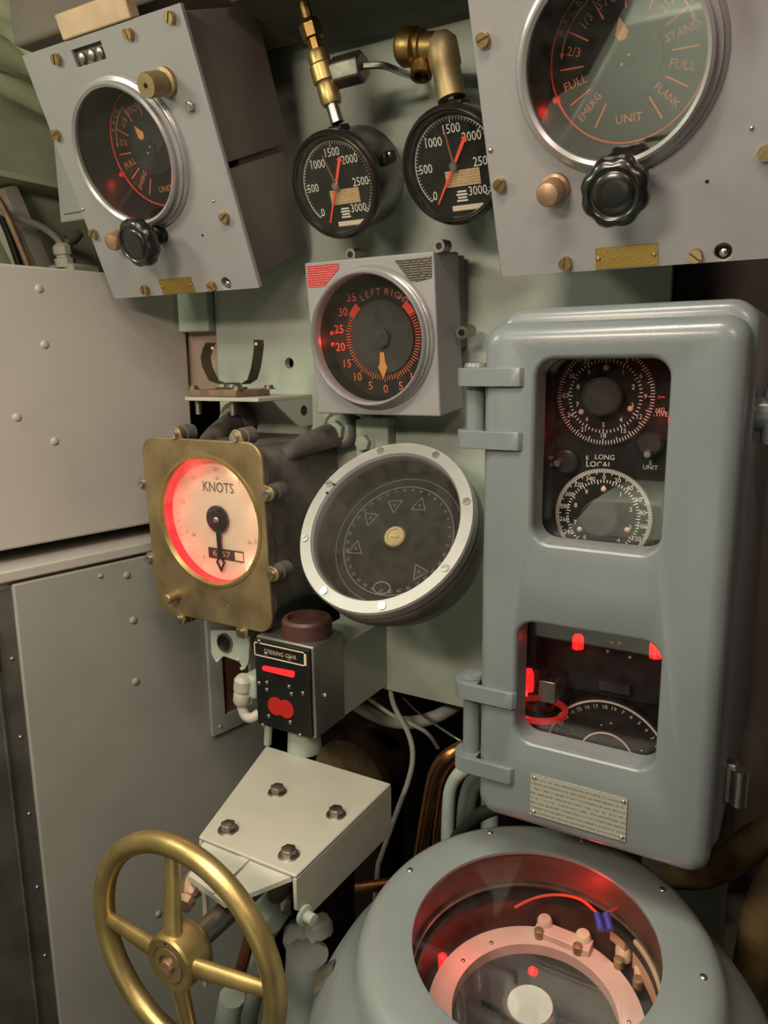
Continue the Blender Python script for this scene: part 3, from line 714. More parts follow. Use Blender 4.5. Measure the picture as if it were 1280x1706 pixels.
tx.obj('face_lettering', 'white_ink', ip)
for px, py, px2, py2 in ((942, 770, 928, 772), (1083, 740, 1079, 757)):
    x, y = fc.l(px, py, zi + .008); xb, yb = fc.l(px2, py2, zi + .018)
    kn = MB().lathe([(0, zi), (.0125, zi), (.0125, zi + .008), (.010, zi + .010), (0, zi + .010)], (x, y, 0), 28).obj('selector_knob', 'black_gloss', ip)
    MB().lathe([(0, zi + .005), (.0042, zi + .005), (.0042, zi + .017), (.003, zi + .019), (0, zi + .019)], (xb, yb, 0), 16).obj('selector_pin', 'steel_dark', kn)
xs_, ys_ = fc.l(1078, 672, zi)
yk = MB()
for s in (-1, 1): yk.tick(.0, .011, 180 + s * 26, .0006, zi + .0007, (xs_ + .012, ys_ + .006))
yk.tick(.0, .012, 0, .0006, zi + .0007, (xs_ + .004, ys_ + .006)); yk.obj('index_mark', 'red_paint', ip)
def red_bulb(px, py, h, r=.005, ln_=.02, nm_='red_bulb', m='red_glow', pw=.05, off=(0, 0, 0)):
    x, y = fc.l(px, py, h)
    b_ = MB().lathe([(0, 0), (r, 0), (r, ln_ * .7), (r * .7, ln_ * .93), (0, ln_)], (x, y, h), 16, (0, 1, 0)).obj(nm_, m, t, smooth=50)
    if pw: point(nm_ + '_light', t, (x + off[0], y + off[1], h + .012 + off[2]), pw)
red_bulb(1128, 700, -.046, .0045, .018, pw=.035, off=(-.012, 0, .0))
red_bulb(893, 720, -.050, .004, .012, pw=.020, off=(.010, 0, .0))
# lower instrument: drum, bulbs and half dial
zl = -.095
lf = MB().box(x0 + .016, x1 - .013, y0 + .019, R2_[3] + .018, zl - .006, zl).obj('lower_face', 'dial_black', t)
c = fc.l(1010, 1262, zl + .012)
dd = MB().lathe([(0, zl), (.0665, zl), (.0665, zl + .010), (.064, zl + .012), (0, zl + .012)], (*c, 0), 72).obj('range_dial', 'dial_grey', t)
k_ = MB().seg(.0625, .0648, 15, 175, zl + .0121, zl + .0124, c, 40); k_.obj('scale_band', 'white_ink', dd)
k_ = MB()
for i in range(17):
    a = 170 - i * 9.5; k_.text(str(17 - i if i > 9 else 10 + i), c[0] + .0575 * cos(radians(a)), c[1] + .0575 * sin(radians(a)), .0062, a - 90, zl + .0124)
k_.obj('numerals', 'white_ink', dd)
MB().ring(.0275, .029, zl + .012, zl + .0135, (*c, 0), 48).obj('inner_ring', 'ivory', dd)
MB().lathe([(0, zl + .012), (.0265, zl + .012), (.0265, zl + .013), (0, zl + .013)], (*c, 0), 40).obj('inner_disc', 'dial_disc', dd)
for a, r in ((150, .045), (100, .036), (85, .040), (25, .040)): dome(dd, c[0] + r * cos(radians(a)), c[1] + r * sin(radians(a)), .0018, .0014, 'steel', zl + .012, 'stud')
x, y = fc.l(905, 1160, zl + .02)
bh = MB().lathe([(.026, 0), (.031, 0), (.031, .005), (.026, .005)], (x, y - .012, zl + .034), 40, (0, 1, 0), close=True).obj('bulb_tray', 'red_dim', t)  # tray given a faint glow in place of red bulb light
MB().lathe([(.0155, 0), (.017, 0), (.017, .034), (.0155, .034)], (x, y - .006, zl + .032), 28, (0, 1, 0), close=True).obj('bulb_shield', 'glass', t)
red_bulb(880, 1150, zl + .030, .006, .026, pw=.022)
red_bulb(963, 1080, zl + .010, .006, .016, pw=.008)
red_bulb(1092, 1095, zl + .024, .006, .024, pw=.016)
x, y = fc.l(912, 1155, zl + .05)
MB().box(x - .010, x + .008, y - .012, y + .012, zl, zl + .048).obj('relay', 'steel_dark', t, bevel=.001)
x, y = fc.l(1015, 1150, zl + .02)
MB().box(x - .012, x + .020, y - .004, y + .006, zl, zl + .016).obj('counter', 'dial_disc', t, bevel=.001)
xb = MB().box(R2_[0], R2_[1], c[1] + .068, R2_[3] + .012, zl, zl + .006).obj('cross_plate', 'dial_grey', t)
for px, py in ((1020, 1070), (1033, 1071), (1050, 1095), (1013, 1085)):
    x, y = fc.l(px, py, zl + .006); dome(xb, x, y, .0022, .0016, 'steel', zl + .006, 'plate_screw')
# hinges
def hinge(ptop, pbot):
    hy1 = fc.l(805, ptop, .0)[1]; hy0 = fc.l(805, pbot, .0)[1]
    hg = MB().lathe([(0, 0), (.0095, 0), (.0095, hy1 - hy0 - .004), (0, hy1 - hy0 - .004)], (-.0115, hy0 + .002, -.016), 20, (0, 1, 0)).obj('hinge', 'cabinet', t)
    for ya in (hy1 - .018, hy0):
        pts = []
        for i in range(9):
            a = radians(90 + 180 * i / 8); pts.append((-.0125 + .0165 * cos(a), .016 + .0205 * sin(a)))
        pts = [(-.0125, .0365)] + pts[1:-1] + [(-.0125, -.0045)]
        pts += [(.030, -.0045), (.040, -.0040), (.0435, 0.0), (.0435, .0015), (.0, .0015), (-.001, .006), (-.001, .0365)]
        b_ = MB(); n = len(pts)       # outline in (x, depth behind the face)
        vs_ = [(x, ya, -d) for x, d in pts] + [(x, ya + .0175, -d) for x, d in pts]
        b_.add(vs_, [tuple(range(n)), tuple(range(n, 2 * n))[::-1]] + [(i, n + i, n + (i + 1) % n, (i + 1) % n) for i in range(n)])
        b_.obj('hinge_lug', 'cabinet', hg, bevel=.003, seg=3, smooth=50)
    MB().lathe([(0, 0), (.012, 0), (.011, .004), (0, .005)], (-.0115, hy1, -.016), 20, (0, 1, 0)).obj('pin_head', 'cabinet', hg)
hinge(612, 748); hinge(1142, 1292)
# name plate
npl = [fc.l(*q) for q in ((885, 1286), (1047, 1331), (1043, 1403), (884, 1354))]
xa, xb_, ya, yb = (npl[0][0] + npl[3][0]) / 2, (npl[1][0] + npl[2][0]) / 2, (npl[2][1] + npl[3][1]) / 2, (npl[0][1] + npl[1][1]) / 2
plt = MB().box(xa, xb_, ya, yb, 0, .0016).obj('nameplate', 'plate_grey', t, bevel=.0004)
for x in (xa + .004, xb_ - .004):
    for y in (ya + .004, yb - .004): dome(plt, x, y, .0022, .0016, 'steel', .0016, 'plate_screw')
# latches on the far side
hx, hy = x1 + .004, fc.l(1260, 690, -.06)[1]
MB().lathe([(0, -.002), (.016, -.002), (.016, .018), (.021, .02), (.021, .045), (.018, .048), (0, .048)], (hx, hy, -.075), 28, (1, 0, 0)).obj('clamp_boss', 'cabinet', t, smooth=40)
MB().lathe([(0, 0), (.023, 0), (.023, .045), (.020, .049), (0, .049)], (hx + .027, hy - .026, -.075), 28, (0, 1, 0)).obj('clamp_nut', 'cabinet', t, smooth=40)
hy = fc.l(1225, 1320, -.05)[1]
MB().box(hx - .002, hx + .010, hy - .02, hy + .022, -.075, -.06).obj('latch', 'steel_dark', t, bevel=.003)
MB().lathe([(0, 0), (.008, 0), (.008, .036), (0, .036)], (hx + .012, hy - .018, -.062), 16, (0, 1, 0)).obj('latch_roller', 'steel', t)

# ------------------------------------------------------------------ KNOTS speed indicator
fk = F(345, 890, .80, 2)
t = thing('speed_indicator', 'square brass-faced dial reading KNOTS with a red-lit rim', 'indicator', fk)
xa, xb_ = fk.l(246, 850)[0], fk.l(443, 880)[0]; ya, yb = fk.l(350, 1036)[1], fk.l(345, 733)[1]
pt = rrect(xa, xb_, ya, yb, .026, 8)
plate = MB().prism(pt, -.006, 0).obj('face_plate', 'brass_dull', t)
wl, wr = fk.l(270, 866)[0], fk.l(427, 872)[0]; wt, wbm = fk.l(350, 760)[1], fk.l(350, 975)[1]
cx, cy = (wl + wr) / 2 + .002, (wt + wbm) / 2; R = ((wr - wl) + (wt - wbm)) / 4
cut(plate, MB().cyl((cx, cy, -.05), (cx, cy, .05), R, n=72))
b = plate.modifiers.new('bevel', 'BEVEL'); b.width = .0015; b.segments = 2; b.limit_method = 'ANGLE'
MB().lathe([(R * .965, -.004), (R * 1.0, .002), (R * 1.045, .002), (R * 1.055, 0), (R * 1.0, -.004)], (cx, cy, 0), 72, close=True).obj('window_rim', 'brass', t, smooth=50)
MB().lathe([(0, -.0035), (R * .985, -.0035), (R * .985, -.0015), (0, -.0015)], (cx, cy, 0), 56).obj('glass', 'glass', t)
zd = -.024
MB().ring(R * 1.0, R * 1.03, zd - .004, -.0065, (cx, cy, 0), 72).obj('lit_ring', 'red_ring', t)
dl = MB().lathe([(0, zd - .004), (R * 1.0, zd - .004), (R * 1.0, zd), (0, zd)], (cx, cy, 0), 64).obj('dial', 'ivory', t)
MB().text('KNOTS', cx + .002, cy + R * .49, .0215, 0, zd + .0005, .85).obj('lettering', 'dark_ink', dl)
k_ = MB()
for i in range(41):
    a = 240 - i * 300 / 40; k_.tick(R * .86, R * (.90 if i % 5 else .93), a, .0003, zd + .0005, (cx, cy))
for i in range(9):
    a = radians(240 - i * 37.5); k_.text(str(i * 5), cx + R * .78 * cos(a), cy + R * .78 * sin(a), .009, 0, zd + .0005)
k_.obj('scale', 'faint_ink', dl)
for a in (88, 208, -28): dome(dl, cx + R * .66 * cos(radians(a)), cy + R * .66 * sin(radians(a)), .0035, .002, 'tan', zd, 'dial_screw')
ctr = MB().box(cx - .026, cx + .042, cy - R * .66, cy - R * .49, zd, zd + .0014).obj('counter', 'brown_plastic', dl)
MB().text('6157', cx + .000, cy - R * .575, .013, 0, zd + .0018, 1.35).obj('counter_digits', 'tan', ctr)
MB().box(cx + .026, cx + .0415, cy - R * .64, cy - R * .51, zd + .0014, zd + .0018).obj('counter_tenths', 'ivory', ctr)
pn = MB().lathe([(0, zd + .003), (.0205, zd + .003), (.0205, zd + .006), (.017, zd + .0075), (0, zd + .0075)], (cx, cy, 0), 36).obj('pointer', 'black_gloss', t)
arm = [(-.0045, 0), (.0045, 0), (.0035, -R * .62), (.009, -R * .70), (0, -R * .86), (-.009, -R * .70), (-.0035, -R * .62)]
MB().prism(ccw([(cx + x, cy + y) for x, y in arm[:3] + arm[-1:]]), zd + .004, zd + .0055).obj('pointer_arm', 'black', pn)
tip = MB()
for s in (-1, 1):
    tip.prism(ccw([(cx + s * .0035, cy - R * .62), (cx + s * .0085, cy - R * .70), (cx, cy - R * .86), (cx, cy - R * .80), (cx + s * .0055, cy - R * .70), (cx + s * .002, cy - R * .64)]), zd + .004, zd + .0055)
tip.obj('pointer_tip', 'black', pn)
dome(pn, cx, cy, .0045, .003, 'steel', zd + .0075, 'pointer_nut')
for a, pw, cl in ((120, .020, (1, .04, .04)), (165, .016, (1, .04, .04)), (215, .024, (1, .04, .04)), (250, .014, (1, .05, .05)), (15, .030, (1, .74, .5)), (60, .030, (1, .74, .5)), (-50, .022, (1, .45, .32))):
    point('dial_lamp_light', t, (cx + R * .93 * cos(radians(a)), cy + R * .93 * sin(radians(a)), zd + .012), pw, cl, .004)  # added points: warm ones brighten the dial, red ones extend the ring's glow
MB().lathe([(0, 0), (.0085, 0), (.0075, .004), (.0075, .022), (.006, .024), (0, .024)], (*fk.l(296, 991), 0), 20).obj('push_button', 'brass_dull', t)
for px, py in ((373, 1006), (380, 1010)): dome(t, *fk.l(px, py), .0014, .001, 'brass_screw', name='plate_pin')
# tabs with screws around the plate, each over a boss of the housing
for i, (px, py, ang) in enumerate(((291, 722, 90), (392, 729, 90), (243, 806, 180), (249, 931, 180), (455, 824, 0), (457, 958, 0), (298, 1023, 270), (402, 1045, 270))):
    x, y = fk.l(px, py); dx, dy = cos(radians(ang)), sin(radians(ang))
    ex = max(xa, min(xb_, x)) if ang in (90, 270) else (xb_ if ang == 0 else xa)
    ey = (yb if ang == 90 else ya) if ang in (90, 270) else y
    ox, oy = ex + dx * .006, ey + dy * .006
    tb = MB().prism(ccw([(ox + .0105 * cos(radians(ang + q)), oy + .0105 * sin(radians(ang + q))) for q in range(-90, 91, 15)] + [(ox - dx * .012 - dy * .0135, oy - dy * .012 + dx * .0135), (ox - dx * .012 + dy * .0135, oy - dy * .012 - dx * .0135)]), -.0055, -.0005)
    tab = tb.obj('tab', 'brass_dull', plate, bevel=.001)
    slot_screw(tab, ox, oy, .0062, .006, 'steel', rot=ang + 30, z=-.0004)
    MB().lathe([(0, -.006), (.0105, -.006), (.0105, -.012), (.0085, -.0125), (.0085, -.015), (.0125, -.0155), (.0125, -.034), (0, -.034)][::-1], (ox - dx * .001, oy - dy * .001, 0), 16).obj('housing_boss', 'casting', t)
def hol(i): return rrect(xa + .006 + i, xb_ - .005 - i, ya + .012 + i, yb - .010 - i, .028)
hz = -(WALL - .80) + .006
hs = MB().loops([[(x, y, z_) for x, y in hol(i)] for i, z_ in ((-.003, -.007), (-.003, -.018), (.002, -.022), (.004, -.06), (.004, hz))]).obj('housing', 'casting', t, smooth=50, bevel=.002)
cut(hs, MB().cyl((cx, cy, -.030), (cx, cy, .05), R * 1.03, n=64))
bp = fk.loc(PY(563, 716, WALL - .03)); rb = xb_ - .009
lug = MB().loops([[(bp.x + q * cos(radians(a)), bp.y + q * sin(radians(a)), z_) for a in range(0, 360, 20)] for q, z_ in ((.030, hz), (.029, bp.z - .004), (.024, bp.z))])
lug.obj('mounting_lug', 'casting', t, smooth=50)
hex_bolt(t, bp.x, bp.y, .0155, .012, 'seafoam', z=bp.z, rot=20, name='mounting_bolt')
rib = [(rb - .010, yb - .014, -.085), (rb - .010, yb - .055, -.085), (bp.x - .002, bp.y - .030, hz + .002), (bp.x - .002, bp.y + .028, hz + .002), (rb - .010, yb - .02, hz + .002), (rb - .010, yb - .075, hz + .002)]
rbm = MB().tube([(rb - .012, yb - .030, -.070), (rb - .002, yb - .018, -.115), (bp.x - .006, bp.y - .006, bp.z - .006)], (.012, .020), 12)
rbm.obj('lug_rib', 'casting', t, smooth=60)
b2 = fk.loc(PY(382, 700, WALL - .04))
MB().loops([[(b2.x + q * cos(radians(a)), b2.y + q * sin(radians(a)), z_) for a in range(0, 360, 20)] for q, z_ in ((.032, hz), (.029, b2.z - .01), (.022, b2.z - .004))]).obj('mounting_lug', 'casting', t, smooth=50)
hex_bolt(t, b2.x, b2.y, .0145, .018, 'seafoam', z=b2.z - .006, rot=5, name='mounting_bolt')
MB().tube([(b2.x + .02, yb - .018, -.085), (b2.x + .008, yb - .012, -.12), (b2.x + .004, b2.y - .006, b2.z - .004)], (.012, .022), 12).obj('lug_rib', 'casting', t, smooth=60)

# ------------------------------------------------------------------ round compass repeater with polished ring
fr2 = F(642, 877, .83, -37)
t = thing('compass_repeater', 'round dark dial with a wide polished metal ring and brass centre', 'repeater', fr2)
R = fr2.l(646, 1019)[1] * -1; R = .1235
MB().lathe([(R * .84, .004), (R * .86, .008), (R * .985, .008), (R, .005), (R, -.008), (R * .84, -.008)], (0, 0, 0), 96, close=True).obj('polished_ring', 'ring_metal', t, smooth=30)
for px, py in ((634, 745), (729, 755), (777, 836), (739, 944), (637, 1010), (539, 986), (505, 898), (544, 803)):
    x, y = fr2.l(px, py, .008); a = atan2(y, x)
    slot_screw(t, R * .925 * cos(a), R * .925 * sin(a), .0052, .0022, 'steel', rot=math.degrees(a) + 40, z=.008)
for a in (152, 160): dome(t, R * .87 * cos(radians(a)), R * .87 * sin(radians(a)), .0022, .0012, 'black', .0078, 'ring_hole')
MB().lathe([(R * .84, -.0085), (R * .97, -.0085), (R * 1.0, -.014), (R * 1.0, -.035), (R * .96, -.04), (R * .96, -.050), (R * .93, -.055), (R * .86, -.085), (R * .60, -.112), (0, -.116), (0, -.060), (R * .84, -.060)], (0, 0, 0), 72, close=True).obj('bowl', 'casting', t, smooth=45)
MB().lathe([(R * .72, -.052), (R * .80, -.050), (R * .835, -.044), (R * .835, -.056), (R * .72, -.056)], (0, 0, 0), 72, close=True).obj('inner_step', 'dial_grey', t)
dl = MB().lathe([(0, -.0595), (R * .83, -.0595), (R * .83, -.040), (0, -.040)], (0, 0, 0), 64).obj('dial', 'dial_grey', t)
z = -.0395; k_ = MB()
for i in range(36):
    a = radians(i * 10); k_.text(str(i), R * .605 * cos(a), R * .605 * sin(a), .0062, i * 10 - 90, z)
k_.seg(R * .645, R * .652, 0, 359.9, z - .0002, z, n=90); k_.seg(R * .745, R * .75, 0, 359.9, z - .0002, z, n=90)
k_.obj('scale', 'grey_ink', dl)
k_ = MB()
for a, rr, o in ((72, .45, 0), (112, .44, -50), (152, .47, 60), (200, .50, 5), (318, .50, 40)):
    q = [Vector((rr * R * cos(radians(a)), rr * R * sin(radians(a)))) + Vector((cos(radians(90 + o + j * 120)), sin(radians(90 + o + j * 120)))) * .0125 for j in range(3)]
    for j in range(3):
        u = q[j]; v = q[(j + 1) % 3]; d = (v - u).normalized(); p = Vector((-d.y, d.x)) * .0004
        k_.add([(*(u - p), z), (*(v - p), z), (*(v + p), z), (*(u + p), z)], [(0, 1, 2, 3)])
    cxx = (q[0] + q[1] + q[2]) / 3; k_.text('H', cxx.x, cxx.y, .006, o, z)
k_.obj('triangle_marks', 'grey_ink', dl)
k_ = MB(); 
pts = []
for i in range(13): pts.append((.0125 * cos(radians(i * 30)), -R * .57 + .0085 * sin(radians(i * 30))))
for i in range(12):
    u, v = Vector(pts[i]), Vector(pts[i + 1]); d = (v - u).normalized(); p = Vector((-d.y, d.x)) * .0006
    k_.add([(*(u - p), z), (*(v - p), z), (*(v + p), z), (*(u + p), z)], [(0, 1, 2, 3)])
k_.obj('oval_mark', 'grey_ink', dl)
hb_ = MB().lathe([(0, -.040), (.0155, -.040), (.0155, -.030), (.0135, -.0285), (.0105, -.0285), (.0105, -.030), (0, -.030)], (0, 0, 0), 36).obj('centre_cap', 'brass_dull', t)
MB().box(-.006, .006, -.0015, .0015, -.030, -.0285).obj('cap_slot', 'brass_screw', hb_)
MB().lathe([(0, -.004), (R * .845, -.004), (R * .845, -.001), (0, -.001)], (0, 0, 0), 64).obj('glass', 'glass_dusty', t)
# arm to the bulkhead
ab = fr2.at(0, 0, -.100)
wpart(MB().tube([ab, Vector((ab.x, ab.y + .05, ab.z - .0)), Vector((ab.x, WALL, ab.z + .01))], .03, 18, smooth=1), 'support_arm', 'casting', t)

# ------------------------------------------------------------------ lockers on the left
YAW = 79.3
fu = F(0, 0, 0, 0, YAW, o=(-.985, 1.0, 1.40))
t = thing('upper_locker', 'smooth beige steel locker cabinet with a few rivets under a telegraph', 'locker', fu)
xr_ = fu.l(316, 640)[0]; yt = fu.l(90, 446)[1]; yb_ = fu.l(125, 896)[1]; xl_ = -.80
MB().box(xl_, xr_, yb_, yt, -.30, 0).obj('body', 'locker', t, bevel=.004, seg=3)
for px, py in ((65, 481), (74, 574), (28, 695), (91, 735)): dome(t, *fu.l(px, py), .0062, .0035, 'locker', 0, 'rivet')
fo = F(0, 0, 0, 0, YAW, o=fu.at(0, 0, .032))
t = thing('lower_locker', 'tall dull grey locker with riveted front behind the brass handwheel', 'locker', fo)
yl1 = fo.l(125, 942)[1]; ydr = fo.l(125, 947)[1]
xe = .12
MB().box(xl_, xe, -1.4, yl1 + .012, -.32, -.012).obj('body', 'locker', t, bevel=.003)
MB().box(xl_, xe - .09, yl1 - .004, yl1 + .014, -.10, .004).obj('top_ledge', 'locker', t, bevel=.003)
dx0 = fo.l(22, 985)[0]
dr = MB().box(dx0, xe, -1.38, ydr - .004, -.0115, 0).obj('front_panel', 'locker_low', t, bevel=.003)
for px, py, r in ((167, 959, .004), (211, 958, .0062), (222, 1033, .0066), (226, 1135, .0066), (264, 1522, .0062)): dome(dr, *fo.l(px, py), r, .004, 'locker_low', 0, 'rivet')
MB().box(dx0 - .045, dx0 - .0005, -1.38, ydr - .012, -.0115, -.005).obj('hinge_strip', 'dull_metal', t)
for px, py in ((27, 1098), (42, 1228), (56, 1356), (70, 1478), (82, 1592)):
    y = fo.l(px, py)[1]; dome(t, dx0 - .010, y, .0035, .0025, 'steel', -.005, 'strip_rivet')
dk = MB().box(xl_, dx0 - .034, -1.38, ydr - .02, -.0118, -.0035).obj('side_door', 'dull_metal', t, bevel=.002)
hx = dx0 - .0345; hy0, hy1 = fo.l(14, 1112)[1], fo.l(8, 1052)[1]
MB().lathe([(0, 0), (.0065, 0), (.0065, hy1 - hy0), (0, hy1 - hy0)], (hx, hy0, .001), 16, (0, 1, 0)).obj('hinge', 'brass_dark', t)
MB().tube([(hx, hy0, .0005), (hx, -1.36, .0005)], .0032, 8).obj('hinge_rod', 'dull_metal', t)
MB().tube([(hx, hy1, .0005), (hx, ydr - .03, .0005)], .0032, 8).obj('hinge_rod', 'dull_metal', t)

# ------------------------------------------------------------------ shelf with spring clip
ps = PY(520, 652, WALL); pc = PX(430, 663, ps.x); pl_ = PY(307, 656, pc.y)
zs = pc.z
t = thing('wall_shelf', 'small pale steel wall shelf with a triangular gusset', 'shelf', loc=(ps.x, WALL, zs))
wpart(MB().box(pl_.x, ps.x, pc.y, WALL - .0005, zs - .006, zs), 'shelf_plate', 'cream', t, bevel=.001)
gs = [(pc.y + .035, zs - .006), (WALL - .0005, zs - .006), (WALL - .0005, zs - .048), (WALL - .035, zs - .050)]
g_ = MB().add([(ps.x - .004, y, z) for y, z in gs] + [(ps.x, y, z) for y, z in gs], [(0, 1, 2, 3), (7, 6, 5, 4)] + [(i, 4 + i, 4 + (i + 1) % 4, (i + 1) % 4) for i in range(4)])
gus = wpart(g_, 'gusset', 'seafoam', t)
dd_ = MB().cyl((ps.x + .0002, WALL - .024, zs - .024), (ps.x + .0008, WALL - .024, zs - .024), .008)
wpart(dd_, 'gusset_hole', 'black', gus)
for px in (388, 330):
    q = PY(px, 668, pc.y + .02); wpart(MB().cyl((q.x, q.y, zs - .028), (q.x, q.y, zs - .004), .0045, n=12), 'stud', 'steel_dark', t)
bw = (pl_.x + .002, ps.x - .045, pc.y + .004, WALL - .05)
t = thing('clip_board', 'thin brown board on the wall shelf with two curved leaf clips', 'clip holder', loc=((bw[0] + bw[1]) / 2, (bw[2] + bw[3]) / 2, zs))
wpart(MB().box(*bw, zs + .0005, zs + .0105), 'board', 'wood', t, bevel=.001)
zc = zs + .0105; xm = (PY(385, 640, (bw[2] + bw[3]) / 2)).x; ym = (bw[2] + bw[3]) / 2
def leaf(pxs, w_, nm_):
    pts = [PY(px, py, ym) for px, py in pxs]
    b_ = MB(); n = len(pts)
    vs_ = []
    for p in pts:
        vs_ += [(p.x, ym - w_, p.z), (p.x, ym + w_, p.z), (p.x + .0014, ym + w_, p.z), (p.x + .0014, ym - w_, p.z)]
    b_.loops([vs_[i * 4:i * 4 + 4] for i in range(n)])
    return wpart(b_, nm_, 'clip_brown', t, smooth=60)
leaf([(372, 640), (356, 634), (345, 612), (342, 596), (346, 580), (351, 571)], .011, 'leaf_clip')
leaf([(408, 640), (420, 632), (426, 612), (429, 592), (431, 575), (430, 566)], .011, 'leaf_clip')
for px, py in ((354, 580), (427, 573)):
    q = PY(px, py, ym - .0114); wpart(MB().lathe([(0, 0), (.0022, 0), (.0022, .0006), (0, .0006)], q, 10, (0, -1, 0)), 'clip_hole', 'ivory', t)
wpart(MB().box(xm - .022, xm + .022, ym - .012, ym + .012, zc, zc + .003), 'clip_base', 'clip_brown', t)
wpart(MB().lathe([(0, 0), (.014, 0), (.014, .005), (.011, .007), (0, .007)], (xm + .004, ym, zc + .003), 20, (0, 0, 1)), 'clip_nut', 'steel_dark', t)
for q in (PY(322, 640, bw[2] + .015), PY(448, 636, bw[2] + .06), PY(395, 641, bw[2] + .012)):
    wpart(MB().lathe([(0, 0), (.010, 0), (.010, .002), (.007, .002), (.007, .006), (0, .006)], (q.x, q.y, zc), 16, (0, 0, 1)), 'board_screw', 'steel_dark', t)

# ------------------------------------------------------------------ STEERING GEAR lamp box
fs = F(470, 1145, .79, 0)
t = thing('steering_gear_lamp', 'black-faced STEERING GEAR lamp box with two red lenses', 'indicator lamp', fs)
xa, xb_ = fs.l(426, 1130)[0], fs.l(517, 1160)[0]; ya, yb = fs.l(475, 1219)[1], fs.l(470, 1074)[1]
MB().box(xa, xb_, ya, yb, -.006, 0).obj('front_plate', 'black', t, bevel=.002)
MB().box(xa - .002, xb_ + .003, ya - .003, yb + .003, -.082, -.0065).obj('box', 'dull_metal', t, bevel=.003)
fm = MB()
fy0, fy1 = yb - .024, yb - .004; fx0, fx1 = xa + .001, xb_ - .004
for q in ((fx0, fx1, fy1 - .0012, fy1), (fx0, fx1, fy0, fy0 + .0012), (fx0, fx0 + .0012, fy0, fy1), (fx1 - .0035, fx1, fy0, fy1)): fm.box(*q, .0002, .0015)
fm.obj('title_frame', 'ivory', t)
MB().text('STEERING GEAR', (fx0 + fx1) / 2, (fy0 + fy1) / 2 - .001, .0088, 0, .0008, .9).obj('title', 'tan', t)
la = [fs.l(*q) for q in ((438, 1108), (492, 1118), (491, 1129), (456, 1124), (438, 1116))]
MB().prism(quad_round(ccw([la[0], la[1], la[2], la[4]]), .004), .0002, .0018).obj('slot_lens', 'red_lens', t)
ca, cb = fs.l(460, 1176), fs.l(477, 1181); rr = .0135
pts = [(ca[0] + rr * cos(radians(a)), ca[1] + rr * sin(radians(a))) for a in range(55, 306, 10)] + [(cb[0] + rr * cos(radians(a)), cb[1] + rr * sin(radians(a))) for a in range(-125, 126, 10)]
MB().prism(ccw(pts), .0002, .0018).obj('round_lens', 'red_lens_dim', t)
for px, py in ((443, 1089), (483, 1097), (445, 1137), (445, 1149), (482, 1144), (486, 1156), (505, 1155), (432, 1138), (448, 1193), (484, 1203), (438, 1208), (500, 1225), (432, 1068)):
    dome(t, *fs.l(px, py), .0036, .003, 'steel_dark', .0, 'rivet')
c = fs.loc(PY(512, 1050, .835)); ct = fs.loc(PY(512, 1020, .835))
MB().lathe([(0, 0), (.036, 0), (.036, .022), (.033, .026), (.028, .026), (.028, .018), (0, .018)], (c.x, yb + .003, -.045), 36, (0, 1, 0)).obj('gland_cap', 'brown_plastic', t)
MB().lathe([(0, 0), (.026, 0), (.024, .03), (.022, .045), (0, .045)], ((xa + xb_) / 2 + .002, ya - .048, -.045), 28, (0, 1, 0)).obj('neck', 'seafoam', t)
MB().tube([(xa + .004, ya - .002, -.03), (xa - .004, ya - .012, -.03), (xa - .008, ya - .048, -.03)], .006, 10, smooth=1).obj('conduit', 'seafoam', t)
sb = MB().box((xa + xb_) / 2 - .02, xb_ + .001, ya + .0, yb - .02, -(WALL - .79) - .0, -.083); sb.obj('back_bracket', 'seafoam', t)
dome(t, xb_ + .0032, ya + .055, .003, .002, 'seafoam', -.03, 'side_rivet')

# ------------------------------------------------------------------ switch bracket on the locker side
fw = F(0, 0, 0, 0, YAW, o=fo.at(0, 0, .0048))
t = thing('switch_bracket', 'pale green angle bracket with a round socket beside the lamp box', 'bracket', fw)
P = [fw.l(*q, .004) for q in ((344, 1035), (356, 1228), (432, 1193), (432, 1020))]
xa, xb_ = P[0][0], P[2][0] + .03; ya = (P[1][1] + P[2][1]) / 2; yb = P[0][1] + .03
bk_ = MB().box(xa, xb_, ya, yb, -.004, .004).obj('angle_plate', 'seafoam', t, bevel=.001)
hw = [fw.l(*q, .004) for q in ((370, 1095), (377, 1192), (400, 1180), (398, 1100))]
cut(bk_, MB().box(hw[0][0], hw[2][0] + .03, (hw[1][1] + hw[2][1]) / 2, hw[0][1], -.02, .02))
MB().box(hw[0][0], hw[2][0] + .03, (hw[1][1] + hw[2][1]) / 2, hw[0][1], -.0035, -.0025).obj('opening_back', 'oxide', t)
dome(t, *fw.l(367, 1210, .004), .004, .003, 'seafoam', .004, 'rivet')
fq = F(378, 1068, .835, 0)
S = [fq.l(*q) for q in ((350, 1050), (352, 1090), (361, 1106), (372, 1093), (399, 1103), (406, 1118), (414, 1104), (416, 1052))]
sp_ = thing('socket_plate', 'pale green lug plate with a dark round cable socket', 'socket', fq)
pls = MB().prism(quad_round(ccw(S), .004, 3), -.005, 0).obj('plate', 'seafoam', sp_, bevel=.001)
c = fq.l(376, 1070)
MB().lathe([(.0125, 0), (.015, 0), (.0145, .004), (.0125, .004)], (*c, 0), 28, close=True).obj('socket_rim', 'steel_dark', sp_)
MB().lathe([(0, .0002), (.0124, .0002), (.0124, .0008), (0, .0008)], (*c, 0), 24).obj('socket_hole', 'black', sp_)
for px, py in ((362, 1101), (397, 1099), (363, 1056), (403, 1114)): dome(sp_, *fq.l(px, py), .0032, .0025, 'seafoam', 0, 'lug_rivet')
wpart(MB().box(fq.at(c[0], 0).x - .02, fq.at(c[0], 0).x + .02, .8402, WALL + .1, fq.at(0, c[1]).z - .008, fq.at(0, c[1]).z + .008), 'standoff', 'seafoam', sp_)
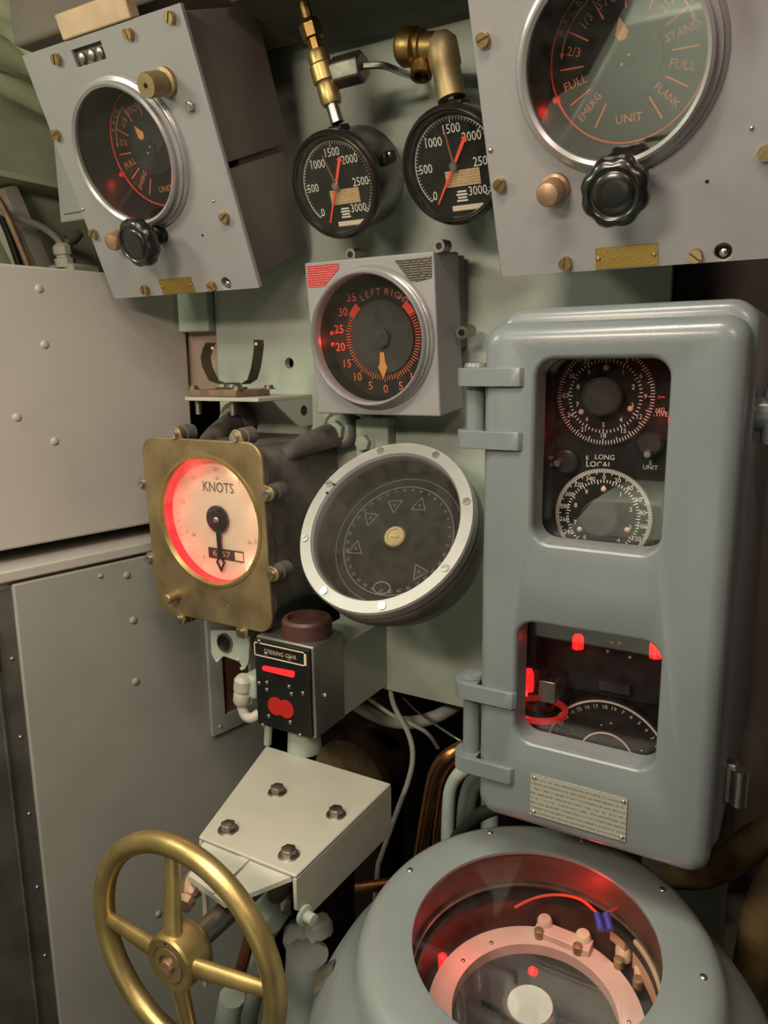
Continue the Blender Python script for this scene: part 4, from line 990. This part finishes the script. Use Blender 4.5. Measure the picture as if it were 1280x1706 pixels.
e = [PY(*q) for q in ((406, 1128, .80), (404, 1150, .80), (402, 1172, .80), (407, 1192, .80), (418, 1198, .80), (432, 1188, .81))]
t = thing('conduit_elbow', 'white painted conduit elbow curling under the lamp box', 'conduit', loc=e[-1])
wpart(MB().tube([e[2] + Vector((0, 0, .02))] + e[2:], .0075, 14, smooth=2), 'bend', 'cream', t)
wpart(MB().lathe([(0, 0), (.010, 0), (.0125, .004), (.0125, .018), (.010, .022), (.0135, .024), (.0135, .040), (.009, .046), (0, .047)], e[2], 18, e[0] - e[2]), 'gland', 'cream', t)
wpart(MB().box(e[1].x - .002, e[1].x + .024, .80, .835, e[1].z - .012, e[1].z + .024), 'junction_body', 'seafoam', t, bevel=.006, seg=3)

# ------------------------------------------------------------------ steel table bracket
zt = .94
tb_ = [PZ(*q, zt) for q in ((332, 1395), (487, 1455), (647, 1318))]
X0, X1, Y0, Y1 = tb_[0].x - .002, (tb_[1].x + tb_[2].x) / 2, (tb_[0].y + tb_[1].y) / 2, .815
t = thing('table_bracket', 'cream sheet-steel bracket with four hex bolts on top', 'bracket', loc=((X0 + X1) / 2, Y1, 0))
nt_ = X0 + (X1 - X0) * .10
top = [(X0, Y0), (X0 + .012, Y0), (X0 + .016, Y0 + .028), (X1 - .032, Y0 + .030), (X1 - .014, Y0), (X1, Y0), (X1, Y1), (X0, Y1)]
top = [(X0, Y0), (X1, Y0), (X1, Y1), (X0 - .07, Y1)]
wpart(MB().prism(top, zt - .005, zt), 'top_plate', 'cream', t, bevel=.002)
for xf, xk in ((X0, X0 - .07), (X1 - .005, X1 - .005)):
    fl_ = [(Y0, zt - .0052), (Y1, zt - .0052), (Y1, zt - .075), (Y0 + .03, zt - .068), (Y0, zt - .045)]
    def xx(y): return xf + (xk - xf) * (y - Y0) / (Y1 - Y0)
    b_ = MB().add([(xx(y), y, z) for y, z in fl_] + [(xx(y) + .005, y, z) for y, z in fl_], [(0, 1, 2, 3, 4), (9, 8, 7, 6, 5)] + [(i, 5 + i, 5 + (i + 1) % 5, (i + 1) % 5) for i in range(5)])
    wpart(b_, 'side_flange', 'cream', t, bevel=.001)
for px, py in ((462, 1313), (560, 1350), (380, 1375), (481, 1417)):
    q = PZ(px, py, zt + .006)
    b_ = MB().lathe([(0, 0), (.0125, 0), (.0125, .002), (0, .002)], (q.x, q.y, zt), 20).prism([(q.x + .0095 * cos(radians(a)), q.y + .0095 * sin(radians(a))) for a in range(15, 375, 60)], zt + .0015, zt + .009)
    b_.lathe([(.0078, .009), (.006, .0098), (0, .0098)], (q.x, q.y, zt), 12); wpart(b_, 'hex_bolt', 'steel_dark', t, bevel=.0006)
# folded front lip plate
A = [Vector((X0 + .008, Y0 - .001, zt - .008)), Vector((X1 - .012, Y0 - .001, zt - .008)), PZ(420, 1478, zt - .03), PZ(345, 1430, zt - .03)]
A = [Vector((X0 + .006, Y0 + .002, zt - .0052)), Vector((X1 - .007, Y0 + .002, zt - .0052)), Vector((X0 + .080, Y0 - .045, zt - .030)), Vector((X0 + .012, Y0 - .032, zt - .030))]
wpart(MB().add(A + [p - Vector((0, 0, .006)) for p in A], [(3, 2, 1, 0), (4, 5, 6, 7)] + [(i, i + 1 if i < 3 else 0, 5 + i if i < 3 else 4, 4 + i) for i in range(4)]), 'front_lip', 'cream', t)
B = [A[0] * .75 + A[3] * .25, A[0] * .45 + A[1] * .55, A[3] * .3 + A[2] * .7, A[3] * .97 + A[2] * .03]
B = [p + Vector((0, 0, .0022)) for p in B]
wpart(MB().add(B + [p - Vector((0, 0, .002)) for p in B], [(3, 2, 1, 0), (4, 5, 6, 7)] + [(i, i + 1 if i < 3 else 0, 5 + i if i < 3 else 4, 4 + i) for i in range(4)]), 'lip_patch', 'cream', t)
q = Vector((X1, Y0 + .012, zt - .058))
wpart(MB().lathe([(0, 0), (.012, 0), (.012, .004), (.007, .005), (.007, .016), (0, .017)], q, 16, (1, -.15, 0)), 'side_stud', 'seafoam', t)
# pedestal below the bracket that carries the steering shaft
xm, ym = (X0 + X1) / 2, (Y0 + Y1) / 2
t2 = thing('pedestal', 'dark pedestal under the bolted cream bracket', 'pedestal', loc=(xm, ym + .05, 0))
wpart(MB().box(xm - .05, xm + .025, ym + .03, Y1 - .02, 0.0, zt - .0055), 'column', 'void', t2, bevel=.004)  # coloured near-black to pass as unlit space under the bracket
# ------------------------------------------------------------------ brass handwheel
fh = F(306, 1585, .50, 0)
t = thing('handwheel', 'polished brass handwheel with four spokes', 'handwheel', fh)
R = .1245
MB().tube([(R * cos(2 * pi * i / 72), R * sin(2 * pi * i / 72), 0) for i in range(72)], .0118, 16, closed=True).obj('rim', 'brass', t, smooth=60)
for i in range(4):
    a = radians(i * 90 + 3); u = Vector((cos(a), sin(a), 0))
    p0 = u * .022 + Vector((0, 0, .012)); p1 = u * (R - .006)
    v = Vector((-u.y, u.x, 0)); wv = (p1 - p0).normalized().cross(v); n = 12
    loops = []
    for k_ in range(5):
        p = p0.lerp(p1, k_ / 4); hw_ = .0115 - .003 * k_ / 4; tk_ = .0085 - .002 * k_ / 4
        loops.append([p + v * hw_ * cos(2 * pi * j / n) + wv * tk_ * sin(2 * pi * j / n) for j in range(n)])
    MB().loops(loops).obj('spoke', 'brass', t, smooth=60)
hb_ = MB().lathe([(0, -.018), (.024, -.018), (.031, -.012), (.0325, -.004), (.0315, .020), (.029, .0225), (.021, .0225), (.0205, .021), (0, .021)], n=48).obj('hub', 'brass', t, smooth=40)
MB().lathe([(.0125, .0211), (.0195, .0211), (.0195, .0232), (.0125, .0232)], n=40, close=True).obj('hub_washer', 'brass_dull', hb_)
MB().lathe([(0, .0211), (.0075, .0211), (.0075, .0245), (.006, .026), (0, .026)], n=8).obj('shaft_end', 'copper_paint', hb_)
dome(hb_, -.002, .0255, .0016, .001, 'black', .0224, 'hub_hole')
zs_ = fh.o.z
MB().cyl((0, 0, -.016), (0, 0, -(ym + .0302 - .50)), .014, n=20).obj('shaft', 'steel_dark', t)

# ------------------------------------------------------------------ gyro repeater, lower right
fg = F(890, 1560, .629, -84, 0, o=PZ(889, 1562, .95))
t = thing('gyro_housing', 'big round grey housing with a glass top and red-lit works inside', 'gyro repeater', fg)
prof = [(.1185, -.004), (.1185, 0.0), (.121, .0012), (.150, 0), (.160, -.0015), (.168, -.006), (.1735, -.014), (.1765, -.024), (.182, -.036), (.195, -.054), (.215, -.078), (.230, -.104), (.238, -.14), (.240, -.30), (.240, -.42), (.1275, -.42), (.1275, -.15), (.1275, -.010), (.1205, -.006)]
MB().lathe(prof, n=120, close=True).obj('housing', 'gyro', t, smooth=50)
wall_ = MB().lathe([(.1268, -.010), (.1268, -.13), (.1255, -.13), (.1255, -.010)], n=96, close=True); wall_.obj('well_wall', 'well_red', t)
MB().lathe([(0, -.0075), (.1200, -.0075), (.1200, -.0045), (0, -.0045)], n=96).obj('glass', 'glass', t)
MB().ring(.121, .1255, -.050, -.046, (0, 0, 0), 96).obj('wire_ring', 'steel_dark', t)
MB().ring(.118, .1255, -.066, -.056, (0, 0, 0), 96).obj('gasket', 'black', t)
MB().lathe([(0, -.13), (.1255, -.13), (.1255, -.112), (0, -.112)], n=72).obj('well_floor', 'dial_disc', t)
MB().ring(.083, .108, -.112, -.094, (0, 0, 0), 96).obj('card_ring', 'pink_ring', t)
MB().lathe([(0, -.112), (.0825, -.112), (.0825, -.107), (0, -.107)], n=72).obj('card', 'dial_disc', t)
for a in (20, 75, 140, 165): dome(t, .1 * cos(radians(a)) * .92, .1 * sin(radians(a)) * .92, .0024, .0018, 'brass_screw', -.094, 'card_screw')
gx, gy = fg.l(880, 1672, -.085)
gl_ = MB().lathe([(0, -.107), (.028, -.107), (.028, -.090), (.0255, -.086), (0, -.086)], (gx, gy, 0), 40).obj('centre_drum', 'steel', t, smooth=40)
MB().lathe([(0, -.0859), (.0225, -.0859), (.0225, -.0848), (0, -.0845)], (gx + .002, gy, 0), 36).obj('drum_reflection', 'pale_reflection', gl_)  # pale disc put in for the bright reflection over the centre
MB().box(-.055, .055, gy - .006, gy + .004, -.107, -.099).obj('cross_bar', 'dial_disc', t)
dome(t, *fg.l(888, 1611, -.1), .0055, .006, 'red_glow', -.107, 'pilot_lamp')
# terminal strip, caps and wiring on the far right of the well
ta_, tb_2 = Vector(fg.l(893, 1545, -.09)), Vector(fg.l(985, 1582, -.09)); dv = (tb_2 - ta_).normalized(); nv = Vector((-dv.y, dv.x))
q = [ta_ - nv * .008, tb_2 - nv * .008, tb_2 + nv * .010, ta_ + nv * .010]
MB().prism(ccw([(p.x, p.y) for p in q]), -.0938, -.086).obj('terminal_strip', 'pink_ring', t, bevel=.001)
for px, py, r, m_ in ((908, 1533, .0085, 'pink_ring'), (972, 1558, .0085, 'ivory'), (1040, 1580, .009, 'ivory'), (1072, 1612, .009, 'ivory')):
    x, y = fg.l(px, py, -.082)
    k_ = MB().lathe([(0, -.0938), (r, -.0938), (r, -.082), (r * .8, -.079), (0, -.079)], (x, y, 0), 24).obj('terminal_cap', m_, t)
    MB().lathe([(0, -.0938), (r * .6, -.0938), (r * .6, -.084), (0, -.082)], (x - .002, y - .014, 0), 16).obj('terminal_nut', 'brass_dull', k_)
for a0, a1, z0, z1 in ((18, 50, -.088, -.052), (56, 66, -.080, -.060)):
    MB().seg(.1185, .1250, a0, a1, z0, z1, n=16).obj('label_strip', 'tan', t)
def gp(px, py, h): x, y = fg.l(px, py, h); return (x, y, h)
x, y, _ = gp(1002, 1488, -.045)
MB().box(x - .010, x + .008, y - .004, y + .004, -.060, -.036).obj('clip_block', 'ivory', t, bevel=.001)
MB().tube([gp(858, 1512, -.06), gp(890, 1495, -.05), gp(930, 1489, -.045), gp(968, 1497, -.045), gp(985, 1512, -.040), gp(1000, 1526, -.036)], .0016, 8, smooth=2).obj('red_wire', 'wire_red', t)
MB().tube([gp(1042, 1500, -.03), gp(1036, 1510, -.04), gp(1018, 1518, -.038), gp(1006, 1526, -.036)], .0016, 8, smooth=2).obj('red_wire', 'wire_red', t)
for px in (998, 1013): MB().cyl(gp(px - 3, 1522, -.036), gp(px + 4, 1550, -.042), .0042, n=12).obj('blue_connector', 'wire_blue', t)
point('well_lamp_light', t, (-.085, .02, -.060), .05, rad=.008)
point('well_lamp_light', t, (.02, .105, -.035), .05, rad=.008)
point('well_lamp_light', t, (.095, -.02, -.070), .05, (1, .12, .08), rad=.008)
for x, y in ((-.085, .02), (.095, -.02)): MB().lathe([(0, -.112), (.005, -.112), (.005, -.095), (0, -.090)], (x * 1.32, y, 0), 14).obj('well_lamp', 'red_glow', t)
for a in (128, 88, 50, 10, -30, 170): dome(t, .153 * cos(radians(a)), .153 * sin(radians(a)), .0036, .002, 'steel', -.0005, 'rim_screw')
# torn metal skirt edge on the left
ta = radians(196)
MB().add([(.208 * cos(ta + d), .208 * sin(ta + d), z) for d, z in ((0, -.066), (.05, -.064), (.09, -.074))] + [(.229 * cos(ta + d), .229 * sin(ta + d), z) for d, z in ((-.02, -.088), (.05, -.082), (.10, -.094))] + [(.215 * cos(ta + d), .215 * sin(ta + d), z) for d, z in ((0, -.1), (.05, -.1), (.09, -.1))],
         [(0, 1, 4, 3), (1, 2, 5, 4), (3, 4, 7, 6), (4, 5, 8, 7), (0, 3, 6), (2, 8, 5), (0, 6, 7, 1), (1, 7, 8, 2)]).obj('torn_edge', 'steel', t, smooth=0)
gb = fg.at(0, 0, -.42)
t2 = thing('gyro_stand', 'dark round stand below the big grey housing', 'stand', loc=(gb.x, gb.y, 0))
wpart(MB().lathe([(0, 0), (.19, 0), (.19, .02), (.15, .03), (.15, gb.z - .030), (0, gb.z - .030)], (gb.x, gb.y, 0), 48), 'drum', 'hull_dark', t2)

# ------------------------------------------------------------------ pipes and cables in the opening
def run(name, pts, r, m, label, cat, group=None, n=12, smooth=2):
    P_ = [PY(*q) if isinstance(q, tuple) and len(q) == 3 else Vector(q) for q in pts]
    return single(MB().tube(P_, r, n, smooth=smooth), name, m, label, cat, P_[-1], group, smooth=60)
def down(p, z=0.0): return Vector((p.x, p.y, z))
def vert(px, py, y, z=0.0, dx=0.0):
    p = PY(px, py, y); return [p.x + dx, p.y, z]
run('copper_pipe', [PY(790, 1238, .97), PY(758, 1250, .92), PY(728, 1275, .92), PY(716, 1330, .92), PY(703, 1410, .92), PY(694, 1470, .92), vert(690, 1500, .92)], .0105, 'copper', 'bright copper pipe bending over beside the cabinet hinge, outer one', 'pipe')
run('copper_pipe', [PY(800, 1262, .98), PY(768, 1268, .95), PY(744, 1295, .95), PY(736, 1350, .95), PY(728, 1410, .95), vert(724, 1470, .95)], .0095, 'copper', 'copper pipe nested inside the taller copper bend', 'pipe')
run('pale_pipe', [PY(822, 1262, .955), PY(778, 1276, .895), PY(751, 1305, .895), PY(747, 1350, .895), PY(745, 1420, .895), vert(745, 1470, .895)], .0095, 'pale_pipe', 'pale green pipe bending over right beside the copper pipes', 'pipe')
run('pale_pipe', [PY(850, 1290, 1.10), PY(800, 1290, 1.05), PY(780, 1320, 1.05), PY(774, 1400, 1.05), vert(772, 1470, 1.05)], .016, 'pale_pipe', 'thick pale green pipe behind the black hose', 'pipe')
run('pale_pipe', [PY(816, 1300, .99), PY(817, 1360, .99), vert(818, 1420, .99)], .014, 'pale_pipe', 'straight pale upright pipe below the grey cabinet corner', 'pipe')
run('black_hose', [PY(832, 1345, .845), PY(800, 1355, .85), PY(776, 1378, .855), PY(754, 1405, .86), PY(742, 1440, .86), vert(742, 1500, .86)], .009, 'cable_black', 'black rubber hose slanting under the grey cabinet', 'hose')
run('copper_pipe', [PY(700, 1465, .95), PY(640, 1474, .93), PY(590, 1480, .92), PY(540, 1488, .92)], .0095, 'copper', 'level copper pipe running behind the cream bracket', 'pipe')
run('pale_cable', [PY(650, 1128, 1.03), PY(652, 1165, 1.0), PY(664, 1192, .97), PY(682, 1222, .96), PY(690, 1258, .95), PY(682, 1300, .95), PY(664, 1345, .95), PY(645, 1400, .96), PY(622, 1462, .97), vert(610, 1500, .97)], .0042, 'cable', 'long pale cable hanging down past the bracket corner', 'cable')
run('pale_cable', [PY(596, 1148, 1.03), PY(625, 1172, .99), PY(655, 1193, .98), PY(690, 1208, .98), PY(715, 1222, .99), PY(730, 1245, 1.02)], .0034, 'cable', 'thin pale cable crossing the opening to the copper bend', 'cable')
run('thin_wire', [PY(672, 1162, 1.03), PY(700, 1190, 1.0), PY(756, 1228, .95), PY(775, 1238, .95)], .0018, 'steel', 'fine bright wire running to the cabinet hinge', 'wire')
run('cable_bundle', [PY(560, 1150, 1.08), PY(600, 1180, 1.05), PY(645, 1202, 1.04), PY(690, 1205, 1.04), PY(735, 1192, 1.05), PY(775, 1165, 1.1)], .011, 'cable', 'thick cable bundle sagging below the bulkhead edge', 'cable')
t = thing('motor_housing', 'dark rusty machine casing deep in the opening', 'machine', loc=(PY(620, 1250, 1.14).x, 1.14, 0))
c = PY(618, 1250, 1.14)
wpart(MB().lathe([(0, 0), (.075, 0), (.075, .03), (.065, .045), (.065, .10), (.05, .12), (0, .12)], (c.x, 1.06, c.z - .02), 28, (0, 1, 0)), 'casing', 'rust', t)
wpart(MB().box(c.x - .05, c.x + .05, 1.08, 1.18, 0, c.z - .06), 'foot', 'void', t)
# clamp block on the bulkhead under the rudder indicator
f_ = F(615, 722, WALL - .024)
t = thing('wall_clamp', 'pale green bolted clamp block under the square dial box', 'clamp', f_)
a_, b_ = f_.l(592, 745), f_.l(646, 700)
MB().box(a_[0], b_[0], a_[1] - .03, b_[1], -.024, 0).obj('block', 'seafoam', t, bevel=.004, seg=3)
MB().box(a_[0] + .012, b_[0] + .002, b_[1] - .008, b_[1] + .004, -.024, .004).obj('cap', 'seafoam', t, bevel=.002)
hex_bolt(t, *f_.l(609, 737), .0125, .012, 'seafoam', rot=12)

# ------------------------------------------------------------------ linkage below the cream bracket
t = [o for o in D.objects if o.name == 'table_bracket'][0]
def lump(px, py, y, r, sq, nm_, m='pale_pipe', ax=(0, 1, .3)):
    p = PY(px, py, y); wpart(MB().lathe([(0, -r * .8), (r * .75, -r * .8), (r, -r * .4), (r, r * .4), (r * .7, r * .8), (0, r * .8)], p, sq, ax), nm_, m, t, smooth=35, bevel=.001)
lump(446, 1524, .70, .028, 7, 'knuckle'); lump(474, 1500, .72, .020, 8, 'knuckle', 'steel_dark', (1, .2, 0))
lump(502, 1560, .72, .024, 6, 'coupling', 'pale_pipe', (1, .3, .2)); lump(532, 1545, .70, .018, 6, 'coupling', 'pale_pipe', (.4, 1, 0))
p = PY(455, 1540, .72)
wpart(MB().tube([Vector((xm + .02, ym - .03, zt - .020)), p + Vector((0, 0, .03)), p], .014, 12, smooth=1), 'hanger', 'hull_dark', t)
run('copper_rod', [PY(425, 1530, .70), PY(408, 1590, .70), PY(395, 1640, .70), PY(372, 1720, .70), vert(360, 1760, .70)], .009, 'copper', 'copper brown rod slanting down behind the handwheel', 'rod')
run('pale_conduit', [PY(412, 1668, .66), PY(387, 1660, .645), PY(375, 1720, .645), vert(368, 1780, .645)][1:], .0175, 'pale_pipe', 'wide pale conduit below the handwheel spoke', 'conduit')
run('pale_conduit', [PY(432, 1590, .74), PY(424, 1660, .72), PY(410, 1720, .72), vert(405, 1780, .72)], .0125, 'pale_pipe', 'slim pale conduit right of the wide conduit', 'conduit')
run('pale_column', [PY(512, 1588, .69), PY(506, 1700, .69), vert(503, 1780, .69)], .028, 'pale_pipe', 'thick pale column below the cream bracket end', 'column', n=20)
# small valve behind the wheel
t = thing('small_valve', 'little copper-coloured valve with a pale hanger behind the wheel', 'valve', loc=PY(325, 1470, .58))
p = PY(325, 1472, .58); d_ = (PY(338, 1448, .60) - PY(312, 1500, .56)).normalized()
wpart(MB().lathe([(0, -.03), (.009, -.03), (.011, -.022), (.008, -.018), (.014, -.008), (.016, .004), (.012, .012), (.012, .024), (.009, .032), (0, .034)], p, 10, d_), 'valve_body', 'copper_paint', t, smooth=30)
wpart(MB().tube([PY(328, 1477, .575), PY(340, 1482, .575), PY(343, 1500, .575), PY(343, 1560, .575), PY(343, 1640, .585)], .0035, 8, smooth=1), 'hanger', 'cream', t)
for q in ((284, 1496), (314, 1510)): pq = PY(*q, .565); wpart(MB().lathe([(0, 0), (.006, 0), (.005, .006), (0, .008)], pq, 12, (-.3, -1, -.2)), 'valve_nut', 'steel', t)
wpart(MB().tube([p, PY(350, 1440, .62), Vector((X0 + .03, Y0 + .02, zt - .016))], .008, 10, smooth=1), 'feed_arm', 'copper_paint', t)

# ------------------------------------------------------------------ left hull clutter
def lp(px, py, x): return PX(px, py, x)
t = thing('hull_stringer', 'pale ledge running along the green hull above the beige locker', 'stringer', loc=lp(40, 290, -1.47))
a_, b_ = lp(0, 283, -1.355), lp(95, 304, -1.355)
a_ = b_ + (a_ - b_) * 2.5; b_ = b_ + (b_ - a_) * .4
wpart(MB().add([(-1.5, a_.y, a_.z), (-1.5, b_.y, b_.z), (-1.355, b_.y, b_.z), (-1.355, a_.y, a_.z), (-1.5, a_.y, a_.z - .010), (-1.5, b_.y, b_.z - .010), (-1.355, b_.y, b_.z - .010), (-1.355, a_.y, a_.z - .010)], [(0, 1, 2, 3), (7, 6, 5, 4), (3, 2, 6, 7), (0, 3, 7, 4), (1, 0, 4, 5), (2, 1, 5, 6)]), 'ledge', 'hull', t)
t = thing('hull_rib', 'flat pale rib slanting down the hull behind the locker', 'rib', loc=lp(60, 440, -1.40))
P0, P1 = lp(8, 312, -1.41), lp(70, 452, -1.41)
wpart(MB().tube([P0, P1, P1 + (P1 - P0) * .8], .022, 4), 'rib_bar', 'cream', t, smooth=0)
P0, P1 = lp(-20, 330, -1.395), lp(40, 452, -1.395)
wpart(MB().tube([P0, P1, P1 + (P1 - P0)], .014, 4), 'rib_edge', 'cream', t, smooth=0)
for k_, (pts, r, m, lab) in enumerate((
        ([(-10, 335), (10, 375), (32, 440), (45, 480)], .0075, 'black', 'dark hull cable lying against the pale rib'),
        ([(-6, 345), (10, 358), (40, 366), (75, 380), (97, 398), (104, 412)], .007, 'cable', 'pale hull cable bending into the cable gland'),
        ([(-10, 322), (6, 345), (30, 400), (52, 455), (60, 480)], .006, 'copper_paint', 'brown hull cable beside the dark one'))):
    P_ = [lp(*q, -1.36 + .02 * k_) for q in pts]
    single(MB().tube(P_, r, 10, smooth=2), 'hull_cable', m, lab, 'cable', P_[-1], smooth=60)
c = lp(110, 445, -1.33); up = (lp(104, 412, -1.33) - c).normalized()
t = thing('cable_gland', 'pale threaded cable gland on a small box over the locker', 'cable gland', loc=c)
wpart(MB().lathe([(0, 0), (.020, 0), (.020, .016), (.015, .018), (.015, .022), (.019, .024), (.019, .038), (.012, .045), (0, .045)], c, 10, up), 'gland_nut', 'cream', t, smooth=25)
wpart(MB().box(c.x - .05, c.x + .03, c.y - .01, c.y + .06, c.z - .06, c.z + .006), 'gland_box', 'cream', t, bevel=.006)
wpart(MB().lathe([(0, 0), (.012, 0), (.014, .01), (.008, .03), (0, .03)], lp(114, 400, -1.33), 10, (.2, .6, .4)), 'side_plug', 'hull_dark', t)
wpart(MB().cyl(lp(114, 400, -1.33), c, .008), 'plug_stem', 'hull_dark', t)
# overhead cables in the top left corner
for k_, (pts, r, lab) in enumerate((
        ([(-40, 120), (30, 150), (80, 175), (130, 200)], .020, 'lowest green overhead cable at the hull corner'),
        ([(-40, 75), (30, 95), (70, 115), (120, 150)], .022, 'thick green overhead cable above the lowest one'),
        ([(-40, 10), (20, 45), (60, 85), (95, 130)], .018, 'dark green overhead cable rising to the corner'),
        ([(10, -30), (45, 20), (70, 70), (100, 110)], .016, 'steep overhead cable nearest the telegraph corner'),
        ([(-20, -20), (20, 10), (60, 30), (110, 40)], .024, 'topmost thick overhead cable under the ceiling'))):
    P_ = [lp(*q, -1.27 + .045 * k_) for q in pts]
    single(MB().tube(P_, r, 12, smooth=2), 'overhead_cable', 'hull', lab, 'cable', P_[-1], smooth=60)
# overhead beam and slot hood above the left telegraph
bz = PY(200, 50, .70).z
t = thing('overhead_beam', 'dusky overhead beam above the left telegraph panel', 'beam', loc=(-.9, .75, 2.3))
p0 = PY(70, 30, .80); p1 = PY(300, 12, .80)
wpart(MB().box(-1.06, -.69, .77, .98, 1.955, 2.3), 'beam_body', 'housing', t, bevel=.006)
wpart(MB().box(-.68, -.34, .80, .985, 1.94, 2.3), 'shade_box', 'hull_dark', t, bevel=.004)  # added box just above view, shades the upper bulkhead
MB().box(.090, .215, .3335, .362, -.014, .004).obj('slot_hood', 'tan', tl, bevel=.002)  # panel-coloured metal; tan stands in for the stronger light on it
# plugs in the slot of the left panel
for x in (.104, .122, .138):
    MB().lathe([(0, -.012), (.0065, -.012), (.0065, -.002), (.003, 0), (0, 0)], (x, .311, -.001), 12).obj('slot_plug', 'steel_dark', tl)
# pale block and dark opening beside the bulkhead, left of the shelf
q0, q1 = PY(312, 553, .985), PY(344, 490, .985)
t = thing('pillar_block', 'pale green block at the bulkhead edge behind the locker corner', 'block', loc=q0)
wpart(MB().box(q0.x - .02, q1.x, .985, 1.0135, q0.z, q1.z + .06), 'block_body', 'seafoam', t, bevel=.002)
# dark pipework to the right of the cabinet
run('rusty_pipe', [PY(1340, 1370, .90), PY(1275, 1390, .90), PY(1230, 1425, .92), PY(1180, 1455, .95), PY(1120, 1455, .98)], .020, 'rust', 'rusty brown pipe curving behind the cabinet foot', 'pipe')
run('rusty_pipe', [PY(1330, 1425, .86), PY(1282, 1490, .86), PY(1262, 1560, .86), PY(1245, 1700, .86), vert(1240, 1740, .86)], .022, 'rust', 'upright rusty pipe between the cabinet and the round housing', 'pipe')
run('dark_pipe', [PY(1275, 560, 1.02), PY(1270, 900, 1.02), PY(1258, 1300, 1.02), vert(1250, 1500, 1.02)], .022, 'housing', 'dark brown upright pipe right of the cabinet', 'pipe')
struct(MB().box(-.02, .5, 1.05, 1.06, 0, 2.28), 'wall_panel', 'housing')
# ------------------------------------------------------------------ unseen sloping form behind the viewer, added for its reflection in the glass
t = thing('reflected_console', 'unseen pale green sloping form added for the glass reflection', 'reflected_console', loc=(-.2, -1.2, 0))
o_ = [(-1.05, .56), (.45, .56), (.45, 1.07), (-.62, 1.07), (-.88, .74), (-1.05, .66)]
n = len(o_)
wpart(MB().add([(x, -1.0, z) for x, z in o_] + [(x, -1.45, z) for x, z in o_], [tuple(range(n)), tuple(range(n, 2 * n))[::-1]] + [(i, n + i, n + (i + 1) % n, (i + 1) % n) for i in range(n)]), 'reflected_body', 'reflected_console', t, bevel=.01)
wpart(MB().box(-1.0, .40, -1.42, -1.15, 0, .56), 'plinth', 'void', t)  # dark base added so the lower cabinet window mirrors less
wpart(MB().box(-.30, -.295, -1.0, -.996, .58, 1.05), 'panel_seam', 'hull_dark', t)
wpart(MB().box(-.60, .42, -1.0, -.994, .70, .706), 'panel_seam', 'hull_dark', t)
